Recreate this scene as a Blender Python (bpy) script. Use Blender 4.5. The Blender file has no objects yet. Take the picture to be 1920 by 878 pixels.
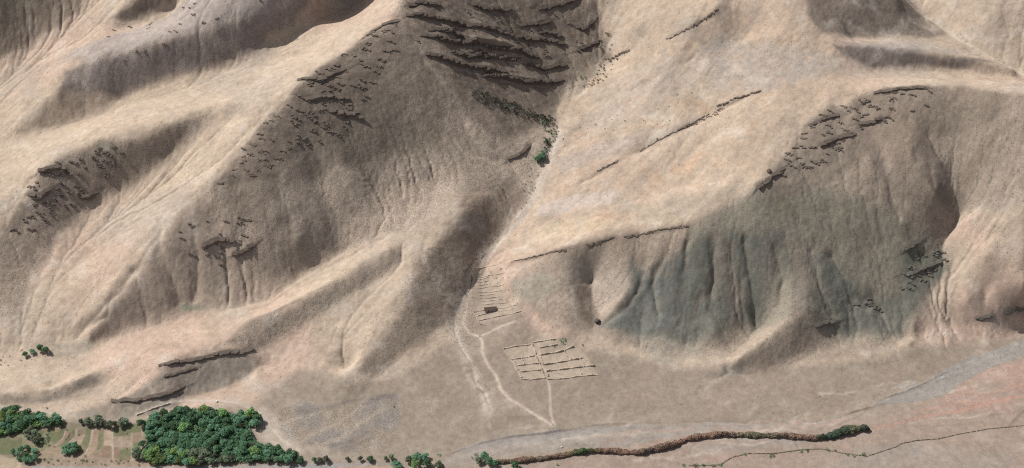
# Arid mountain side valley seen obliquely from the air: eroded ridges, a dry gully, ruined field
# walls, an orchard with terraced plots and a reed belt along a ditch.
import bpy, bmesh, math, random
import numpy as np

scene = bpy.context.scene

# ------------------------------------------------------------------ camera, sky, sun, exposure
CAM_H = 1250.0
PITCH = math.radians(42)
HFOV = math.radians(36)
cam_d = bpy.data.cameras.new("camera")
cam = bpy.data.objects.new("camera", cam_d)
scene.collection.objects.link(cam)
scene.camera = cam
cam.location = (0, 0, CAM_H)
cam.rotation_euler = (math.pi / 2 - PITCH, 0, 0)
cam_d.sensor_fit = 'HORIZONTAL'
cam_d.angle = HFOV
cam_d.clip_start = 1.0
cam_d.clip_end = 60000.0

SUN_EL = math.radians(47)
SUN_AZ = math.radians(-60)          # direction to the sun, clockwise from +Y (behind left)
world = bpy.data.worlds.new("World")
scene.world = world
world.use_nodes = True
wn = world.node_tree
sky = wn.nodes.new("ShaderNodeTexSky")
sky.sky_type = 'NISHITA'
sky.sun_disc = False
sky.sun_elevation = SUN_EL
sky.sun_rotation = SUN_AZ
sky.altitude = 1800
sky.air_density = 0.6
sky.ozone_density = 0.0
sky.dust_density = 6.0
hazy = wn.nodes.new("ShaderNodeHueSaturation")          # dust whitened sky
hazy.inputs["Saturation"].default_value = 0.45
wn.links.new(sky.outputs[0], hazy.inputs["Color"])
wn.links.new(hazy.outputs[0], wn.nodes["Background"].inputs[0])
wn.nodes["Background"].inputs[1].default_value = 0.085

sd = bpy.data.lights.new("sun", 'SUN')
sd.energy = 3.3
sd.angle = math.radians(0.53)
sd.color = (1.0, 0.965, 0.915)
sun = bpy.data.objects.new("sun", sd)
scene.collection.objects.link(sun)
sun.rotation_euler = (math.pi / 2 - SUN_EL, 0, math.pi - SUN_AZ)
# a lamp shines along its -Z: aim it from the sun's place towards the origin
from mathutils import Vector
_to_sun = Vector((math.sin(SUN_AZ) * math.cos(SUN_EL), math.cos(SUN_AZ) * math.cos(SUN_EL), math.sin(SUN_EL)))
sun.rotation_euler = (-_to_sun).to_track_quat('-Z', 'Y').to_euler()

scene.cycles.use_denoising = False      # keep the grain of the ground
scene.cycles.filter_width = 1.15
vs = scene.view_settings
vs.view_transform = 'Standard'
vs.look = 'None'
vs.gamma = 1.0
vs.use_curve_mapping = False
vs.exposure = 0.60
# ------------------------------------------------------------------ survey: sighting lines to map points
W0, H0 = 1920.0, 878.0
FPX = (W0 / 2) / math.tan(HFOV / 2)
CPI, SPI = math.cos(PITCH), math.sin(PITCH)

def sight(px, py):
    a = (px - W0 / 2) / FPX
    b = (H0 / 2 - py) / FPX
    return a, CPI + b * SPI, -SPI + b * CPI

def at(px, py, z):
    """where the line of sight through (px, py) reaches the height z"""
    a, f, u = sight(px, py)
    t = (z - CAM_H) / u
    return a * t, f * t, z

# ridges, gullies, foot lines: sighted points with their surveyed height in metres
LINES = [
 # valley floor
 [(-150,930,0),(300,930,0),(700,930,0),(1100,930,1),(1500,930,4),(1920,930,9),(2080,930,11)],
 [(800,855,1),(900,830,1),(1000,815,2),(1200,800,3),(1450,793,4),(1600,772,5),(1700,742,6),(1800,700,7),(1920,655,9),(2080,610,11)],
 [(850,868,1),(1000,842,2),(1250,826,4),(1450,806,6),(1640,790,8)],
 [(1700,850,8),(1900,800,11)],[(1850,740,10),(2050,700,13)],[(1300,860,4),(1500,850,6)],
 [(0,800,3),(300,830,2)],[(450,790,6),(550,800,6),(700,800,6)],[(640,740,13),(800,720,13)],
 [(0,768,6),(120,780,5),(250,782,6),(340,764,8),(410,755,10),(480,770,8)],
 [(-150,780,6),(-150,850,1)],
 # main gully
 [(920,803,4),(912,733,9),(880,683,15),(852,628,21),(855,588,27),(885,518,37),(920,468,46),(940,440,51),
  (990,381,67),(1010,350,74),(1026,300,84),(1046,250,97),(1040,200,108),(1066,165,116),(1116,150,122),
  (1146,110,131),(1121,50,152),(1111,0,172),(1130,-60,190),(1160,-200,222)],
 # fan right of the gully
 [(1040,800,4),(960,740,9),(900,660,18)],[(930,500,44),(955,560,33),(960,600,27),(940,650,20)],
 [(950,655,19),(1110,640,22),(1110,700,14),(975,710,12)],[(1200,720,9),(1400,740,8),(1600,720,8)],
 # central massif crest
 [(920,-230,275),(850,-130,250),(790,-50,228),(755,0,212),(740,40,200),(680,75,194),(600,130,186),(555,165,179),
  (545,190,172),(500,235,158),(470,260,148),(430,310,131),(385,355,115),(350,390,105),(330,420,96),(290,470,79),
  (250,530,58),(200,590,37),(170,628,23)],
 # its toe and shoulder above the gully
 [(700,450,68),(720,440,72),(770,425,76)],[(650,345,107)],[(700,335,103)],[(760,345,94)],[(820,345,89)],[(590,330,116)],[(670,400,84)],[(720,390,84)],[(780,385,82)],[(520,400,99)],[(560,450,76)],
 [(960,310,86),(905,350,86),(870,390,83),(845,430,75),(790,500,63),(768,545,54),(740,595,42),(700,645,31),(650,700,20)],
 [(890,498,43),(858,553,35),(848,590,29),(790,640,25),(700,708,17)],
 # valley behind the long spur, spur crest, valley in front of it
 [(640,470,58),(565,515,47),(500,570,37),(335,593,29),(175,635,19),(50,660,11),(-60,690,6)],
 [(730,470,71),(690,490,65),(640,522,57),(560,563,48),(470,598,40),(420,640,33),(365,662,31),(310,690,28),(270,725,20),(235,752,12)],
 [(750,492,62),(640,567,43),(560,612,32),(500,655,23),(480,705,14)],
 [(300,640,27),(200,680,17),(100,725,9)],[(-60,735,9),(0,735,11),(60,733,12),(120,720,15),(170,700,18)],[(-60,757,6),(0,757,7),(60,758,7),(130,744,8),(190,720,12)],
 [(490,690,14),(430,725,11),(360,748,9)],
 [(640,640,27),(605,690,18)],[(655,690,14)],
 # second crest left and the valley below it
 [(430,195,155),(400,203,150),(300,250,134),(240,268,127),(195,263,126),(135,286,117),(80,320,106),(50,370,90),(10,426,72),(-60,520,46),(-150,610,28)],
 [(430,222,148),(386,236,139),(320,280,118),(280,317,102),(225,348,86),(165,388,72),(115,438,58),(95,468,51),(55,523,40),(35,578,29),(0,610,22),(-60,660,14)],
 # the long valley behind it
 [(690,-110,214),(635,-55,199),(576,10,184),(531,55,169),(471,95,156),(391,125,144),(300,150,131),(225,180,118),(200,200,113),(125,230,102),(0,263,87),(-100,290,76)],
 # back left ridge
 [(640,-130,246),(590,-70,226),(540,-15,203),(505,18,193),(450,40,185),(400,55,179),(310,80,167),(270,90,161),(170,120,146),(125,135,139),(110,170,128),(70,210,109),(20,245,93)],
 [(210,-30,180),(150,35,156),(100,62,143),(40,95,127),(-20,120,115),(-150,180,95)],
 [(330,-30,200),(260,0,182),(205,32,165)],[(325,5,178),(235,42,161)],
 [(-60,-20,190),(60,-60,198)],[(60,15,165)],[(-150,100,142)],[(-150,350,80)],
 # right of the gully: pale slopes
 [(1200,150,142),(1300,100,166),(1400,60,184)],[(1200,50,168),(1250,0,190)],
 [(1420,170,164),(1380,185,156),(1330,210,143),(1200,280,112),(1120,320,96),(1060,345,84)],
 [(1100,400,80),(1200,370,97),(1300,340,112)],[(1090,440,75)],[(1360,280,136),(1440,230,155)],
 [(1150,230,118)],[(1250,210,133)],
 # right hill crest
 [(960,495,52),(1010,480,60),(1080,462,73),(1150,445,84),(1250,430,95),(1285,425,99),(1350,390,112),(1420,352,127),(1450,320,135),
  (1480,280,144),(1500,240,154),(1560,200,168),(1640,170,182),(1720,160,187),(1800,160,190),(1920,172,192),(2080,180,195)],
 # foot of the right hill
 [(950,520,45),(975,570,36),(1000,600,30),(1050,632,25),(1130,632,23),(1200,655,18),(1300,645,21),(1330,690,15),(1420,692,13),(1600,668,14),(1720,625,18),(1800,612,19),(1920,603,20),(2080,590,22)],
 # small spurs on it
 [(1060,500,58),(1070,545,45),(1090,592,32)],[(1115,612,25),(1110,560,33),(1108,520,45)],
 [(1200,500,66),(1188,540,53),(1155,572,41),(1128,606,28)],[(1195,592,34),(1215,540,52)],
 [(1515,580,47),(1490,595,44),(1450,622,36),(1400,660,25),(1365,690,16)],[(1590,625,21),(1530,655,17),(1460,688,13)],[(1430,605,29),(1405,630,22),(1375,660,17)],[(1340,620,30),(1330,650,20)],
 # ravine right
 [(1740,250,156),(1770,300,137),(1790,350,116),(1800,395,95),(1765,450,73),(1783,495,58),(1770,525,48),(1738,560,37),(1722,590,29),(1705,640,18)],
 [(1700,235,164),(1735,300,141),(1752,360,118)],[(1620,240,158),(1655,330,128)],
 [(1820,405,98),(1870,390,112),(1920,372,124),(2080,340,140)],[(1850,480,78),(1920,470,90)],[(1815,560,40),(1850,545,47),(1920,540,60)],
 # upper right
 [(1490,-30,232),(1510,25,214),(1540,65,200),(1562,82,195),(1650,88,188),(1750,103,180),(1820,114,173),(1900,128,166)],
 [(1585,112,184),(1640,131,174),(1700,126,172),(1800,130,167),(1900,141,162)],
 [(1610,-30,226),(1680,-10,208)],[(1600,70,190),(1680,72,183),(1760,84,175)],
 [(1680,-40,196),(1740,30,178),(1800,75,171),(1860,110,165),(1920,142,159),(2080,210,148)],
 [(1800,-20,205),(1850,40,190),(1920,80,178)],[(1900,-60,225),(2080,-60,240),(2080,80,190)],
 [(1340,20,199),(1380,-5,208),(1420,-80,230)],[(1480,110,183)],
 # beyond the frame
 [(-150,-150,215),(300,-200,250),(600,-200,260)],[(1400,-250,262),(1700,-250,250),(2080,-250,280)],
]

# knife lines that are carved or raised afterwards: (width m, depth m, line)
CARVE = [
 (5, 2.6, [(1430,168),(1380,186),(1330,212),(1260,248),(1200,280),(1130,318),(1095,335)]),
 (4, 1.3, [(1090,150),(1180,170),(1300,110)]),
 (5, 4.2, [(1286,455),(1282,500),(1276,560),(1278,605)]),
 (5, 4.2, [(1340,470),(1336,520),(1330,570),(1308,618)]),
 (4, 4.2, [(1400,450),(1408,500),(1412,550),(1420,610)]),
 (4, 3.0, [(1450,470),(1465,530),(1462,570)]),
 (5, 4.0, [(1245,480),(1225,530),(1235,590)]),
 (7, 4.5, [(1600,560),(1640,555),(1660,600),(1672,625)]),
 (5, 4.5, [(1560,480),(1600,530),(1625,570)]),
 (5, 3.4, [(300,425),(298,470),(318,515),(333,565)]),
 (5, 3.4, [(358,420),(370,470),(372,520),(360,560)]),
 (5, 2.4, [(215,545),(205,590),(160,610)]),
 (7, 3.4, [(250,500),(230,540),(190,580),(150,622)]),
 (6, 2.6, [(455,370),(480,410),(530,460),(562,505)]),
 (6, 2.2, [(560,240),(610,310),(660,380),(715,440)]),
 (5, 1.6, [(780,70),(810,130),(860,210),(905,290),(940,320)]),
 (6, 2.4, [(835,245),(880,280),(930,300)]),
 (4, 2.2, [(1215,490),(1205,530),(1180,570),(1140,605)]),
 (4, 2.6, [(1310,560),(1300,600),(1285,640)]),
 (4, 2.6, [(1520,470),(1535,530),(1560,580)]),
 (8, 4.0, [(1620,200),(1650,280),(1670,345),(1690,400)]),
 (9, 4.5, [(1700,250),(1740,300),(1755,350),(1790,395)]),
 (6, 2.0, [(60,330),(110,360),(150,380)]),
 (3, 1.4, [(980,800),(925,770),(905,735),(880,690),(860,650),(850,615),(852,590),(868,555),(885,520)]),
 (5, 2.6, [(1365,690),(1385,700),(1400,706)]),
 (4, 2.0, [(1310,740),(1330,715),(1365,700)]),
]

PTS = []
for ln in LINES:
    P = [at(*p) for p in ln]
    if len(P) == 1:
        PTS.append(P[0])
    for a, b in zip(P[:-1], P[1:]):
        n = max(1, int(math.hypot(b[0] - a[0], b[1] - a[1]) / 9))
        for k in range(n):
            t = k / n
            PTS.append(tuple(a[i] + (b[i] - a[i]) * t for i in range(3)))
    if len(P) > 1:
        PTS.append(P[-1])
PTS = np.array(PTS)
_q = np.round(PTS[:, :2] / 4).astype(int)
_, _i = np.unique(_q, axis=0, return_index=True)
PTS = PTS[_i]

X0, X1, Y0, Y1 = -720.0, 720.0, 985.0, 1765.0

def rbf_fit(P, c=1.5, lam=0.4):
    n = len(P)
    d = np.hypot(P[:, None, 0] - P[None, :, 0], P[:, None, 1] - P[None, :, 1])
    A = np.zeros((n + 3, n + 3))
    A[:n, :n] = -np.sqrt(d * d + c * c) + lam * np.eye(n)
    A[:n, n] = 1; A[:n, n + 1] = P[:, 0] / 1000; A[:n, n + 2] = P[:, 1] / 1000
    A[n:, :n] = A[:n, n:].T
    b = np.concatenate([P[:, 2], np.zeros(3)])
    return np.linalg.solve(A, b)

def rbf_eval(P, w, xs, ys, c=1.5):
    out = np.zeros((len(ys), len(xs)))
    n = len(P)
    for j, y in enumerate(ys):
        d2 = (xs[:, None] - P[None, :, 0]) ** 2 + (y - P[None, :, 1]) ** 2
        out[j] = -np.sqrt(d2 + c * c) @ w[:n] + w[n] + w[n + 1] * xs / 1000 + w[n + 2] * y / 1000
    return out

def cubic_matrix(t, n):
    """weights that read n samples (unit spacing) at the positions t, Catmull-Rom"""
    i = np.floor(t).astype(int)
    f = t - i
    ws = [-.5 * f + f * f - .5 * f ** 3, 1 - 2.5 * f * f + 1.5 * f ** 3, .5 * f + 2 * f * f - 1.5 * f ** 3, -.5 * f * f + .5 * f ** 3]
    M = np.zeros((len(t), n), dtype=np.float32)
    r = np.arange(len(t))
    for k, w_ in zip((-1, 0, 1, 2), ws):
        np.add.at(M, (r, np.clip(i + k, 0, n - 1)), w_)
    return M

CG = 3.0
cx = np.arange(X0, X1 + CG, CG); cy = np.arange(Y0, Y1 + CG, CG)
_w = rbf_fit(PTS)
base_c = rbf_eval(PTS, _w, cx, cy)
def soften(F, n):
    for _ in range(n):
        P_ = np.pad(F, 1, mode='edge')
        F = (P_[1:-1, 1:-1] + P_[:-2, 1:-1] + P_[2:, 1:-1] + P_[1:-1, :-2] + P_[1:-1, 2:]) / 5
    return F
base_c = base_c + .5 * (base_c - soften(base_c, 16)) + .15 * (base_c - soften(base_c, 120))     # keen crests and creases

GS = 1.0
gx = np.arange(X0, X1 - 2 + .01, GS); gy = np.arange(Y0, Y1 - 2 + .01, GS)
NX, NY = len(gx), len(gy)
base = cubic_matrix((gy - Y0) / CG, len(cy)) @ base_c.astype(np.float32) @ cubic_matrix((gx - X0) / CG, len(cx)).T

def bil(F, x, y):
    """bilinear reading of a grid F at map positions"""
    u = np.clip((np.asarray(x) - X0) / GS, 0, NX - 1.001); v = np.clip((np.asarray(y) - Y0) / GS, 0, NY - 1.001)
    i = u.astype(int); j = v.astype(int); fu = u - i; fv = v - j
    return (F[j, i] * (1 - fu) + F[j, i + 1] * fu) * (1 - fv) + (F[j + 1, i] * (1 - fu) + F[j + 1, i + 1] * fu) * fv

def noise(wl, seed, wy=None):
    """smooth random field over the map, wavelength wl metres, about -1..1"""
    wy = wy or wl
    r = np.random.RandomState(seed)
    nx = int((X1 - X0) / wl) + 4; ny = int((Y1 - Y0) / wy) + 4
    R = r.uniform(-1, 1, (ny, nx)).astype(np.float32)
    return cubic_matrix((gy - Y0) / wy + 1, ny) @ R @ cubic_matrix((gx - X0) / wl + 1, nx).T

def fbm(wl, octs, seed, gain=.5):
    s = 0; a = 1; t = 0
    for k in range(octs):
        s = s + a * noise(wl / 2 ** k, seed + k * 17); t += a; a *= gain
    return s / t

def sstep(a, b, x):
    t = np.clip((x - a) / (b - a), 0, 1)
    return t * t * (3 - 2 * t)

def ground(px, py, F=None):
    """first point of the land that the line of sight through (px, py) meets"""
    F = base if F is None else F
    a, f, u = sight(px, py)
    t = (330 - CAM_H) / u; t1 = (-20 - CAM_H) / u
    ts = np.arange(t, t1, 1.0)
    dz = CAM_H + ts * u - bil(F, a * ts, f * ts)
    k = int(np.argmax(dz < 0)) if (dz < 0).any() else len(ts) - 1
    if k > 0:
        s = dz[k - 1] / (dz[k - 1] - dz[k]); tt = ts[k - 1] + s
    else:
        tt = ts[0]
    return a * tt, f * tt, CAM_H + tt * u

def gline(pts, F=None):
    return np.array([ground(p[0], p[1], F)[:2] for p in pts])

GX, GY = np.meshgrid(gx.astype(np.float32), gy.astype(np.float32))

def window(P, pad):
    i0 = max(0, int((P[:, 0].min() - pad - X0) / GS)); i1 = min(NX, int((P[:, 0].max() + pad - X0) / GS) + 2)
    j0 = max(0, int((P[:, 1].min() - pad - Y0) / GS)); j1 = min(NY, int((P[:, 1].max() + pad - Y0) / GS) + 2)
    return slice(j0, j1), slice(i0, i1)

def line_dist(P, sl, closed=False, wx=0, wy_=0):
    x = GX[sl] + (wx[sl] if not np.isscalar(wx) else wx); y = GY[sl] + (wy_[sl] if not np.isscalar(wy_) else wy_)
    d = np.full(x.shape, 1e9, np.float32)
    Q = np.vstack([P, P[:1]]) if closed else P
    for a, b in zip(Q[:-1], Q[1:]):
        e = b - a; L2 = float(e @ e) + 1e-9
        t = np.clip(((x - a[0]) * e[0] + (y - a[1]) * e[1]) / L2, 0, 1)
        d = np.minimum(d, (x - a[0] - t * e[0]) ** 2 + (y - a[1] - t * e[1]) ** 2)
    return np.sqrt(d)

def in_poly(P, x, y):
    c = np.zeros(x.shape, bool)
    for a, b in zip(P, np.roll(P, -1, 0)):
        k = ((a[1] > y) != (b[1] > y))
        c ^= k & (x < (b[0] - a[0]) * (y - a[1]) / (b[1] - a[1] + 1e-12) + a[0])
    return c

WARPX = fbm(26, 3, 501) * 9 + noise(5, 511) * 1.5
WARPY = fbm(26, 3, 601) * 9 + noise(5, 611) * 1.5

def zone(pts, soft=8.0, warp=1.0):
    """soft edged mask 0..1 of a patch of land whose outline was sighted"""
    soft = soft * .4; warp = warp * .5
    P = gline(pts)
    pad = soft * 2 + 14 * warp
    sl = window(P, pad)
    wx, wy_ = WARPX * warp, WARPY * warp
    d = line_dist(P, sl, True, wx, wy_)
    s = np.where(in_poly(P, GX[sl] + wx[sl], GY[sl] + wy_[sl]), d, -d)
    M = np.zeros((NY, NX), np.float32)
    M[sl] = sstep(-soft, soft, s)
    return M

def streak(pts, w, warp=.3):
    P = gline(pts)
    sl = window(P, w * 4 + 10)
    M = np.zeros((NY, NX), np.float32)
    M[sl] = np.exp(-(line_dist(P, sl, False, WARPX * warp, WARPY * warp) / w) ** 2)
    return M

# ---- relief that water has cut: ribs and rills that follow the fall line
def blur(F, n):
    for _ in range(n):
        F = (F + np.roll(F, 1, 0) + np.roll(F, -1, 0) + np.roll(F, 1, 1) + np.roll(F, -1, 1)) / 5
    return F

sm = blur(base.copy(), 10)
gyv, gxv = np.gradient(sm, GS)
slope = np.hypot(gxv, gyv)
_dx = (gxv / (slope + 1e-4)).astype(np.float32); _dy = (gyv / (slope + 1e-4)).astype(np.float32)

def idx_of(x, y):
    u = np.clip((x - X0) * (1 / GS), 0, NX - 1).astype(np.int32); v = np.clip((y - Y0) * (1 / GS), 0, NY - 1).astype(np.int32)
    return v * NX + u

def along_fall(N, steps, h):
    acc = N.copy()
    for s in (1, -1):
        x, y = GX.copy(), GY.copy()
        for k in range(steps):
            k_ = idx_of(x, y)
            acc += np.take(N, k_)
            x += s * h * np.take(_dx, k_); y += s * h * np.take(_dy, k_)
    acc -= acc.mean()
    return acc / acc.std()

rill_big = along_fall(noise(26, 71) + .5 * noise(13, 72), 14, 4.0)
steep = sstep(.12, .42, slope)

def erode(h, cell, rounds, k_, cap, mask):
    """rain on the land: water runs to the steepest neighbour, gathers, and cuts where it gathers on a slope"""
    h = h.astype(np.float64).copy(); ny, nx = h.shape; n = ny * nx
    nb = [(-1, -1), (-1, 0), (-1, 1), (0, -1), (0, 1), (1, -1), (1, 0), (1, 1)]
    ids = np.arange(n).reshape(ny, nx)
    A = None; rr = np.random.RandomState(9)
    for _ in range(rounds):
        hp = np.pad(h, 1, mode='edge')
        best = np.zeros((ny, nx)); rec = ids.copy(); low = np.full((ny, nx), 1e9)
        for a, b in nb:
            q = hp[1 + a:1 + a + ny, 1 + b:1 + b + nx]
            s_ = (h - q) / (cell * math.hypot(a, b)) * rr.uniform(.45, 1.55, (ny, nx))
            m_ = s_ > best
            best[m_] = s_[m_]
            jj = np.clip(np.arange(ny) + a, 0, ny - 1); ii = np.clip(np.arange(nx) + b, 0, nx - 1)
            rec[m_] = ids[np.ix_(jj, ii)][m_]
            low = np.minimum(low, q)
        order = np.argsort(-h, axis=None).tolist(); rl = rec.ravel().tolist(); acc = [1.0] * n
        for i in order:
            r = rl[i]
            if r != i: acc[r] += acc[i]
        A = np.array(acc).reshape(ny, nx)
        drop = h - h.ravel()[rec.ravel()].reshape(ny, nx)
        dh = np.minimum(k_ * np.sqrt(np.minimum(A, cap)) * np.minimum(best, .7) * mask, .5 * np.maximum(drop, 0))
        h -= dh
        h = np.where(best == 0, np.maximum(h, low + .02), h)
        hp = np.pad(h, 1, mode='edge')
        h += .03 * (hp[:-2, 1:-1] + hp[2:, 1:-1] + hp[1:-1, :-2] + hp[1:-1, 2:] - 4 * h)
    return h, A

_b2 = (base + rill_big * .8 * steep + fbm(46, 4, 35) * 1.7 * steep + fbm(12, 2, 37) * .5 * steep)[::2, ::2]
_m2 = (sstep(.10, .30, slope) * (.55 + .45 * sstep(-.3, .5, fbm(120, 3, 36))))[::2, ::2]
_m2 = _m2 * (.95 - .55 * zone([(1115,-20),(1150,110),(1045,210),(1020,320),(940,450),(960,490),(1150,445),(1290,420),(1420,345),(1490,250),(1560,195),(1640,165),(1920,165),(1920,-40)], 20)[::2, ::2] - .25 * zone([(1040,490),(1280,430),(1430,350),(1560,210),(1760,175),(1800,400),(1770,450),(1785,495),(1740,560),(1700,640),(1420,690),(1300,660),(1120,625)], 20)[::2, ::2])
_h2, _A2 = erode(_b2, 2.0, 22, .020, 500, _m2)
def _up2(F):
    F = F.astype(np.float32)
    return cubic_matrix(np.arange(NY) / 2.0, F.shape[0]) @ F @ cubic_matrix(np.arange(NX) / 2.0, F.shape[1]).T
cut = _up2(_h2 - base[::2, ::2])
flow = np.clip(_up2(np.log(_A2)), 0, 12)          # how much water passes here
land = base.copy()
land += cut
land += fbm(60, 5, 33) * (.8 + 1.0 * steep)
land += fbm(7, 3, 44) * (.12 + .34 * steep) + noise(2.6, 47) * (.04 + .10 * steep)
for w_, d_, ln in CARVE:
    P = gline(ln)
    sl = window(P, w_ * 4)
    dd = line_dist(P, sl, False, WARPX * .45, WARPY * .45)
    land[sl] -= d_ * (.75 + .6 * noise(28, 61)[sl]) * np.exp(-(dd / (w_ * (1 + .5 * noise(17, 62)[sl]))) ** 1.5)

rock = np.zeros((NY, NX), np.float32)     # where bedrock breaks the surface
Z_cliff = zone([(762,-20),(755,40),(775,75),(800,130),(870,170),(960,185),(1040,165),(1100,130),(1125,60),(1105,-20)], 10, .6)
Z_crest = zone([(690,70),(735,35),(760,45),(750,90),(700,150),(670,230),(620,270),(560,290),(520,330),(440,350),(400,345),(470,255),(540,180),(600,125)], 8, .5)
Z_lc = zone([(70,320),(110,300),(200,270),(240,285),(200,340),(150,390),(100,420),(40,440),(10,430)], 6, .5)
Z_rc = zone([(1430,345),(1480,275),(1530,215),(1640,165),(1760,160),(1740,200),(1640,230),(1570,290),(1500,320),(1460,350)], 6, .5)
Z_rr = zone([(1690,500),(1720,450),(1770,460),(1785,500),(1740,530),(1690,560)], 5, .4)
Z_nose = zone([(300,440),(370,395),(470,400),(480,470),(440,500),(380,490),(320,480)], 8, .6)
Z_br = zone([(200,35),(320,0),(420,30),(560,0),(540,50),(450,100),(300,140),(170,170),(130,140),(260,80)], 10, .6)
Z_sp = zone([(1590,575),(1640,555),(1650,585),(1610,590)], 4, .3)

def bank(pts, drop, w, back):
    """a cut bank: the far side of the line stands up"""
    global land
    P = gline(pts)
    sl = window(P, 40)
    x, y = GX[sl] + WARPX[sl] * .2, GY[sl] + WARPY[sl] * .2
    best = np.full(x.shape, 1e9); side = np.zeros(x.shape)
    for a, b in zip(P[:-1], P[1:]):
        e = b - a; L2 = float(e @ e) + 1e-9
        t = np.clip(((x - a[0]) * e[0] + (y - a[1]) * e[1]) / L2, 0, 1)
        q = (x - a[0] - t * e[0]) ** 2 + (y - a[1] - t * e[1]) ** 2
        s = np.sign(e[0] * (y - a[1]) - e[1] * (x - a[0]))
        k = q < best; best[k] = q[k]; side[k] = s[k]
    sd_ = side * np.sqrt(best)
    L = np.linalg.norm(P - P[0], axis=1).max()
    tp = sstep(0, L * .2, np.minimum(np.hypot(x - P[0, 0], y - P[0, 1]), np.hypot(x - P[-1, 0], y - P[-1, 1])))
    land[sl] += drop * tp * (.7 + .6 * noise(15, 125)[sl]) * np.where(sd_ > 0, sstep(0, w, sd_) * np.exp(-np.maximum(sd_ - w, 0) / back), 0)

bank([(820,862),(860,848),(905,832),(950,822),(1040,810),(1110,800),(1200,793)], 1.4, 1.2, 6)
bank([(1640,755),(1700,735),(1740,718),(1765,705),(1790,690)], 1.8, 1.2, 6)
bank([(1560,790),(1600,775),(1640,763)], 1.2, 1.2, 5)

LEDGES = [
 ([(960,492),(1010,480),(1060,470)],.8),([(1100,461),(1150,447)],.8),([(1170,446),(1250,429),(1288,425)],.6),([(1200,283),(1260,251),(1330,214)],.8),([(1120,322),(1160,302)],.9),([(1140,112),(1180,95)],1.2),([(1250,75),(1300,50),(1345,20)],1.0),  # rock beds seen edge on: line from left to right, height of the step
 ([(210,752),(250,752),(290,745),(320,737),(340,728)], 3.8),
 ([(300,686),(345,678),(400,668),(440,662),(468,657)], 3.2),
 ([(310,706),(340,698),(365,690)], 2.0),
 ([(790,66),(830,74),(880,82),(930,90),(1005,106)], 13.0),
 ([(805,56),(850,60),(880,72)], 4.0),
 ([(880,96),(930,108),(970,112)], 4.0),
 ([(800,104),(850,118),(900,128),(945,135)], 6.0),
 ([(840,96),(880,106),(920,108)], 3.5),
 ([(905,140),(960,150),(1000,156),(1048,152)], 6.5),
 ([(985,120),(1030,128),(1055,122)], 3.5),
 ([(970,70),(1010,74),(1050,82)], 4.0),
 ([(1010,60),(1045,66)], 3.0),
 ([(880,48),(930,58),(960,66)], 4.0),
 ([(765,30),(820,36),(875,48)], 5.0),
 ([(770,10),(800,6),(822,10)], 3.5),
 ([(885,8),(910,18),(950,20)], 4.0),
 ([(1010,16),(1050,10),(1085,-4)], 4.5),
 ([(975,44),(1005,48),(1030,40)], 3.0),
 ([(1090,92),(1108,84),(1128,76)], 5.5),
 ([(1080,50),(1100,54),(1110,44)], 3.5),
 ([(575,185),(620,182),(650,186)], 3.5),
 ([(620,210),(650,214),(672,220)], 3.5),
 ([(560,150),(600,150),(640,132)], 4.0),
 ([(690,66),(720,46),(745,38)], 5.0),
 ([(75,322),(110,312),(126,326)], 5.0),
 ([(55,365),(70,372),(92,356)], 4.0),
 ([(150,366),(170,372),(182,360)], 4.0),
 ([(382,462),(410,448),(430,452)], 3.5),
 ([(440,478),(465,470),(474,462)], 3.5),
 ([(1640,176),(1690,166),(1740,164)], 3.0),
 ([(1520,236),(1550,222),(1570,216)], 3.0),
 ([(1540,272),(1570,258),(1596,254)], 3.5),
 ([(1610,232),(1640,228),(1655,222)], 3.0),
 ([(1424,352),(1450,330),(1466,318)], 4.5),
 ([(1530,610),(1562,604)], 4.0),
 ([(1700,515),(1730,505),(1762,490)], 4.0),
 ([(1700,470),(1720,455)], 3.0),
 ([(1345,200),(1380,185),(1425,172)], 1.6),
 ([(1830,600),(1860,594)], 1.6),
 ([(1885,590),(1920,583)], 1.6),
 ([(955,300),(975,290),(990,275)], 3.0),
]
for _p, _h in LEDGES:            # the slope itself steps a little at each bed
    bank(_p, _h * .45, 1.5, 9)
    rock[:] = np.maximum(rock, streak(_p, 3.0, .2) * .6)
# ------------------------------------------------------------------ ground colour: rock and soil tones, some slope shade painted in
gyf, gxf = np.gradient(blur(land.copy(), 3), GS)
slope_f = np.hypot(gxf, gyf)
n_l = fbm(120, 4, 201); n_m = fbm(30, 4, 202); n_s = fbm(8, 3, 203)

col = np.empty((NY, NX, 3), np.float32)
col[:] = (0.412, 0.330, 0.254)
def tint(c, m, k=1.0):
    r = np.nonzero(m.any(1))[0]; q = np.nonzero(m.any(0))[0]
    if len(r) == 0: return
    sl = (slice(r[0], r[-1] + 1), slice(q[0], q[-1] + 1))
    w = np.clip(m[sl] * k, 0, 1)[..., None].astype(np.float32)
    col[sl] += (np.array(c, np.float32) - col[sl]) * w
SAND_Y = (0.40, 0.322, 0.25); SAND_P = (0.43, 0.315, 0.25); GREY = (0.31, 0.265, 0.225); BROWN = (0.30, 0.242, 0.195)
DARK = (0.178, 0.142, 0.114); SHALE = (0.138, 0.144, 0.122); PURPLE = (0.245, 0.205, 0.188); GRAVEL = (0.33, 0.30, 0.285)
PINK = (0.285, 0.217, 0.178); OLIVE = (0.22, 0.215, 0.155); PALE = (0.47, 0.41, 0.345); ORANGE = (0.44, 0.295, 0.195)
tint(SAND_P, sstep(0, .5, n_l), .8)
tint(SAND_Y, sstep(.05, .5, -n_l), .8)
tint(GREY, sstep(.1, .6, fbm(70, 4, 210)), .5)

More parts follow.
